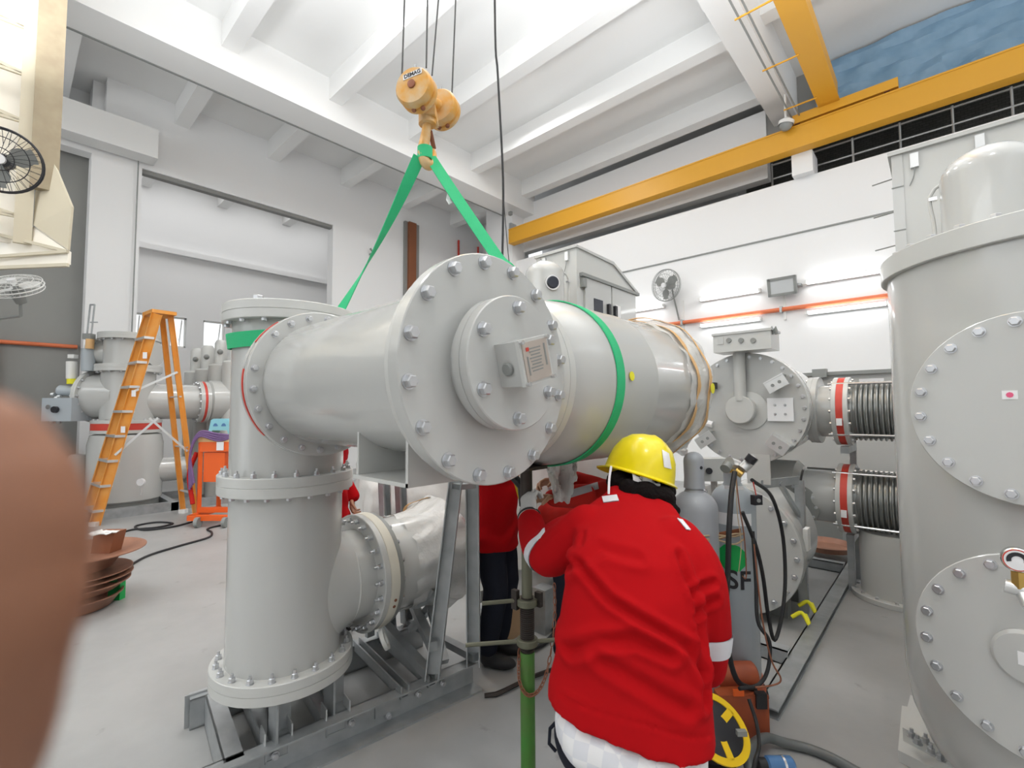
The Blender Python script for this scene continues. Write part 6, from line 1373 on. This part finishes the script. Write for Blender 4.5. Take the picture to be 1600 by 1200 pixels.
P = [(-0.17, 0), (-0.13, 0), (-0.11, 0.06), (0.11, 0.06), (0.13, 0), (0.17, 0), (0.13, 0.21), (0.10, 0.23), (-0.10, 0.23), (-0.13, 0.21)]
sc0 = Vector((sc_.x, sc_.y, zb_)); b.prism([sc0+camx*x+Vector((0, 0, z)) for x, z in P], camy*0.2); b.build('stool_body', 'blue', t, smooth=False)
for s in (-1, 1): MB().prism([sc0+camx*(s*0.06+0.035*math.cos(a_))+Vector((0, 0, 0.12+max(0, 0.045*math.sin(a_))))-camy*0.002 for a_ in [PI*i/8 for i in range(9)]], camy*0.0015).build('hand_hole', 'blue2', t, smooth=False)
# floor cables left
tag(MB().tube(bez([FL(202, 884, .012), FL(232, 868, .012), FL(280, 853, .012), FL(325, 840, .012), FL(331, 832, .012), FL(325, 826, .012), FL(358, 818, .012)], 6), 0.013, 8).build('floor_cable', 'rubber'), 'black cable snaking on the grey floor towards the orange trolley, nearer one', 'cable')
tag(MB().tube(bez([FL(178, 838, .012), FL(205, 828, .012), FL(245, 824, .012), FL(270, 818, .012), FL(245, 816, .012), FL(212, 822, .012), FL(225, 828, .014), FL(270, 823, .014), FL(305, 814, .012)], 6), 0.013, 8).build('floor_cable', 'rubber'), 'black cable coiled on the grey floor near the ladder feet, farther one', 'cable')
# stack of copper dishes at left
bc_ = CC(-3.55, 3.90); 
specs = [(0.0, 0.30, 0.10, 'lowest dish of the brown copper dish stack'), (0.13, 0.345, 0.07, 'wide brown copper dish second from the bottom of the stack'), (0.22, 0.36, 0.03, 'thin brown copper disc third from the bottom of the stack'), (0.26, 0.355, 0.03, 'thin brown copper disc fourth from the bottom of the stack'), (0.31, 0.30, 0.12, 'deep brown copper dish second from the top of the stack'), (0.42, 0.42, 0.035, 'shallow brown copper dish topmost of the stack')]
for z, r_, h_, l_ in specs:
    o_ = bc_+camx*(0.03 if r_ > 0.4 else 0.0)
    b = MB(); b.lathe([(0, 0.0), (r_*0.75, 0.0), (r_*0.97, h_-0.012), (r_, h_-0.008), (r_, h_), (r_*0.94, h_), (r_*0.72, 0.012), (0, 0.012)], (o_.x, o_.y, z+0.01), (0, 0, 1), 44); tag(b.build('copper_dish', 'copper'), l_, 'dish', 'stacked copper dishes')
p = bc_+camx*0.10+Vector((0, 0, 0.43)); b = MB(); b.prism([p+camx*x+Vector((0, 0, z)) for x, z in ((0, 0), (0.15, 0.0), (0.19, 0.18), (0.02, 0.18))], camy*0.12); t = thing('paper_bag', 'dark brown paper bag with pale folded rim on the topmost copper dish', 'bag', p); b.build('bag_body', 'brown', t, smooth=False); crumple('bag_rim', 'white', t, p+camx*0.1+Vector((0, 0, 0.185)), (0.2, 0.12), 8, 5, 1.0, camx, camy, 0.012)
p = bc_+camx*-0.08+Vector((0, 0, 0.43)); b = MB(); b.box(p+Vector((0, 0, 0.09)), (0.14, 0.1, 0.18), R2); tag(b.build('white_carton', 'white', smooth=False), 'white carton on the topmost copper dish beside the brown bag', 'carton')
q = FL(182, 936, 0); b = MB(); b.box(Vector((q.x, q.y, 0.08))+camx*0.0, (0.10, 0.06, 0.16), R2); tag(b.build('green_bucket', 'prop_green', smooth=False), 'small green block on the floor at the edge of the copper dish stack', 'block')
bpy.data.objects['green_bucket'].data.materials[0] = M['green_dot']

# ------------------------------------------------------------ far left switchgear
GX, GY = CC(-6.3, 7.7).xy
t = thing('switchgear_bay', 'large grey gas switchgear bay with stacked vessels behind the orange ladder', 'switchgear', (GX, GY, 0))
zf = lambda py, d=7.7: W(200, py, d).z
b = MB(); b.lathe([(0.46, 0), (0.49, 0.03), (0.49, zf(690)-0.2), (0.46, zf(678)-0.18), (0.30, zf(674)-0.16), (0, zf(674)-0.16)], (GX, GY, 0.17), (0, 0, 1), 56); ot = b.build('lower_tank', 'paint', t)
MB().cyl((GX, GY, 0.02), (GX, GY, 0.18), 0.45, n=40).build('base_ring', 'dark_paint', t)
f = flange(t, 'neck_flange', (GX, GY, zf(676)), (0, 0, 1), 0.46, 0.05, 'paint2', 0, gap=False); MB().cyl((GX, GY, zf(671)), (GX, GY, zf(661)), 0.455, n=48).build('red_ring', 'red', t)
f = flange(t, 'neck_flange', (GX, GY, zf(661)), (0, 0, 1), 0.46, 0.05, 'paint2', 0, gap=False); bolts(f, (GX, GY, zf(661)+0.05), (0, 0, 1), 0.42, 16, 0.018, 0.02)
MB().cyl((GX, GY, zf(660)), (GX, GY, zf(580)), 0.36, n=48).build('mid_vessel', 'paint', t)
f = flange(t, 'upper_flange', (GX, GY, zf(582)), (0, 0, 1), 0.44, 0.11, 'paint2', 0); bolts(f, (GX, GY, zf(582)), (0, 0, -1), 0.40, 16, 0.018, 0.02)
MB().cyl((GX, GY, zf(574)), (GX, GY, zf(532)), 0.34, n=48).build('upper_vessel', 'paint', t)
f = flange(t, 'top_flange', (GX, GY, zf(533)), (0, 0, 1), 0.42, 0.10, 'paint2', 0); bolts(f, (GX, GY, zf(533)), (0, 0, -1), 0.38, 16, 0.018, 0.02)
zp = zf(627); yp = Vector((GX, GY, zp))
MB().cyl(yp, yp+Vector((0, 1.05, 0)), 0.30, n=40).build('bus_pipe', 'paint', t)
f = flange(t, 'bus_flange', yp+Vector((0, 0.95, 0)), (0, 1, 0), 0.37, 0.06, 'paint', 0); MB().cyl(yp+Vector((0, 1.01, 0)), yp+Vector((0, 1.05, 0)), 0.365, n=40).build('red_ring', 'red', t); f = flange(t, 'bus_flange', yp+Vector((0, 1.05, 0)), (0, 1, 0), 0.37, 0.06, 'paint', 0); bolts(f, yp+Vector((0, 0.95, 0)), (0, -1, 0), 0.34, 16, 0.016, 0.018)
MB().cyl(yp+Vector((0, 1.1, 0.03)), yp+Vector((0, 4.2, 0.03)), 0.36, n=48, bev=0.05).build('bus_body', 'paint', t)
sd_ = (-camx*0.8-camy*0.6).normalized()
# side vessel towards the left with a bolted face
vs_ = yp+Vector((0, 0, 0.08)); ax_ = (-camx).normalized()
b = MB(); b.cyl(vs_, vs_+ax_*0.50, 0.37, n=44); b.build('side_vessel', 'paint', t); f = flange(t, 'side_flange', vs_+ax_*0.50, ax_, 0.42, 0.07, 'paint2', 0); bolts(f, vs_+ax_*0.57, ax_, 0.38, 18, 0.018, 0.03); bolts(f, vs_+ax_*0.50, -ax_, 0.385, 18, 0.018, 0.02)
up_ = Vector((GX, GY, zf(553))); b = MB(); b.cyl(up_, up_+ax_*0.48, 0.20, n=30); b.cyl(up_, up_-ax_*0.42, 0.2, n=30); b.build('upper_arms', 'paint', t)
f = flange(t, 'arm_flange', up_+ax_*0.48, ax_, 0.26, 0.06, 'paint2', 0); bolts(f, up_+ax_*0.54, ax_, 0.23, 12, 0.014, 0.02)
# drive mechanism
mb_ = W(105, 640, 7.4); bx_ = MB(); bx_.box(mb_, (0.46, 0.35, 0.36), R2); dm = bx_.build('drive_box', 'gas2', t, smooth=False)
MB().cyl(mb_-camy*0.18, mb_-camy*0.22, 0.05, n=18).build('dial', 'black', dm); MB().cyl(mb_-camy*0.18-camx*0.11+Vector((0, 0, 0.04)), mb_-camy*0.2-camx*0.11+Vector((0, 0, 0.04)), 0.035, n=16).build('lock', 'steel', dm)
MB().cyl(W(90, 610, 7.4), W(138, 612, 7.5), 0.085, n=24, bev=0.03).build('drive_cylinder', 'gas2', t)
b = MB(); b.cyl(W(112, 592, 7.5), W(112, 565, 7.5), 0.07, n=16); b.box(W(114, 557, 7.5), (0.1, 0.08, 0.06), R2); b.build('sensor_stack', 'white', t); MB().cyl(W(112, 600, 7.4), W(112, 592, 7.4), 0.06, n=14).build('yellow_cap', 'yellow_dot', t)
b = MB(); b.cyl(W(138, 580, 7.5), W(138, 545, 7.5), 0.09, n=18); b.cyl(W(141, 545, 7.5), W(140, 527, 7.5), 0.05, n=14); b.build('valve_stack', 'gas2', t); MB().cyl(W(140, 545, 7.45), W(141, 530, 7.45), 0.055, n=14).build('brass_coil', 'tape', t); MB().box(W(139, 526, 7.5), (0.13, 0.1, 0.09), R2).build('connector_block', 'dark_paint', t, smooth=False)
b = MB(); a_, c_ = W(139, 522, 7.5), W(144, 476, 7.5)
for s in (-0.03, 0.04): b.tube([a_+camx*s, c_+camx*s], 0.012, 8)
b.tube([c_-camx*0.03, c_+camx*0.04], 0.014, 8); b.tube([a_.lerp(c_, 0.4), a_.lerp(c_, 0.4)+camx*0.12], 0.01, 6); b.build('vent_pipe', 'galv', t)
b = MB(); rng = random.Random(3)
for i in range(26):
    q = W(76+rng.random()*16, 615+rng.random()*45, 7.35); b.cyl(q, q+camx*0.05, 0.02+0.012*rng.random(), n=8)
b.build('plug_cluster', 'alu', t)
q = W(222, 753, 7.2); g_ = MB().cyl(q, q-camy*0.04, 0.055, n=20).build('gauge_dial', 'label', t); MB().cyl(q-Vector((0, 0, 0.05)), q-Vector((0, 0, 0.2)), 0.02, n=10).build('gauge_stem', 'alu', g_)
q = yp+Vector((0.36, 1.9, 0.03)); b = MB(); b.lathe([(0, 0), (0.045, 0), (0.045, 0.004), (0, 0.004)], q, (1, 0, 0), 16); b.build('yellow_sticker', 'yellow_dot', t)
b = MB(); b.cyl((GX+0.1, GY+0.3, 0.62), (GX+0.1, GY+0.85, 0.62), 0.2, n=30); b.build('low_port', 'paint', t); f = flange(t, 'low_port_flange', (GX+0.1, GY+0.8, 0.62), (0, 1, 0), 0.27, 0.06, 'dark_paint', 0)
b = MB(); b.bx(GX-0.7, GX-0.6, GY-0.6, GY+4.2, 0, 0.14); b.bx(GX+0.55, GX+0.65, GY-0.6, GY+4.2, 0, 0.14)
for y in (-0.5, 0.5, 1.8, 3.2): b.bx(GX-0.7, GX+0.65, GY+y, GY+y+0.1, 0, 0.13)
b.build('base_frame', 'galv', t, smooth=False)
b = MB()
for y in (1.6, 3.4): b.bx(GX-0.12, GX+0.12, GY+y, GY+y+0.15, 0.1, zp-0.3)
b.build('pipe_support', 'dark_paint', t, smooth=False)
# radiator-like dark ribs left of lower tank
for i in range(5):
    q = CC(-6.76-0.25*i, 7.35-0.17*i); tt = tag(MB().lathe([(0, 0), (0.13, 0), (0.13, 0.75), (0.10, 0.83), (0, 0.85)], (q.x, q.y, 0.10), (0, 0, 1), 24).build('capacitor_can', 'dark_paint'), ['grey upright can nearest the big lower tank, in the row at left', 'second grey upright can from the lower tank in the row at left', 'third grey upright can from the lower tank in the row at left', 'fourth grey upright can from the lower tank in the row at left', 'fifth grey upright can, outermost of the row at left'][i], 'can', 'row of upright cans')
tag(MB().bx(-11.2, -6.0+0, -2.9, -2.6, 0, 0.1).build('base_rail', 'galv', smooth=False), 'galvanised base rail on the floor behind the blurred finger', 'rail') if False else None
b = MB(); b.box(CC(-7.35, 7.0, 0.05), (1.35, 0.36, 0.1), Matrix.Rotation(HEAD+0.6, 3, 'Z')); tag(b.build('can_plinth', 'galv', smooth=False), 'low galvanised plinth under the row of upright cans', 'plinth')
# row of bushings behind bus pipe
labs = ['leftmost', 'second from left', 'third from left', 'rightmost']
for i, (px, py, d) in enumerate(((308, 553, 9.3), (325, 549, 9.1), (346, 541, 8.9), (368, 535, 8.7))):
    q = W(px, py, d); t = thing('bushing_can', 'pale upright bushing can with round port beyond the bus pipe, %s of four' % labs[i], 'bushing', (q.x, q.y, 0), 'bushing cans beyond the bus pipe')
    zt2 = W(px, py, d).z; MB().lathe([(0.11, 0), (0.11, 0.9), (0.08, 0.96), (0, 0.97)], (q.x, q.y, zt2-0.85), (0, 0, 1), 24).build('upper_can', 'paint2', t); MB().cyl((q.x, q.y, 0), (q.x, q.y, zt2-0.35), 0.2, n=28, bev=0.03).build('lower_can', 'paint2', t)
    c = Vector((q.x, q.y, zt2-0.12))-camy*0.1+camx*0.04; MB().sphere(c, 0.05, 8).build('port', 'dark_paint', t)
# grey generator box at far left floor and dark wall box
q = Vector((-11.3, -0.3, 0)); b = MB(); b.box(Vector((q.x, q.y, 0.9)), (1.1, 0.8, 1.0), R2); b.box(Vector((q.x, q.y, 0.2)), (1.2, 0.9, 0.4), R2); tag(b.build('machine_box', 'dark_paint', smooth=False), 'dark grey machine box by the grey wall at far left', 'machine')
q = CC(-6.9, 9.6); t = thing('red_scaffold', 'small red lattice stand beyond the bus pipe', 'stand', (-13.4, 4.0, 0))
for px in (312, 322): 
    a_ = W(px, 700, 10.3); MB().tube([(a_.x, a_.y, 0), (a_.x, a_.y, 1.6)], 0.03, 8).build('post', 'jacket', t)
b = MB()
for k in range(4):
    a_, c_ = W(312, 652, 10.3), W(340, 652, 10.6); z = 0.4+0.35*k; b.tube([(a_.x, a_.y, z), (c_.x, c_.y, z+0.3)], 0.018, 6); b.tube([(a_.x, a_.y, z+0.3), (c_.x, c_.y, z)], 0.018, 6)
b.build('lattice', 'jacket', t)
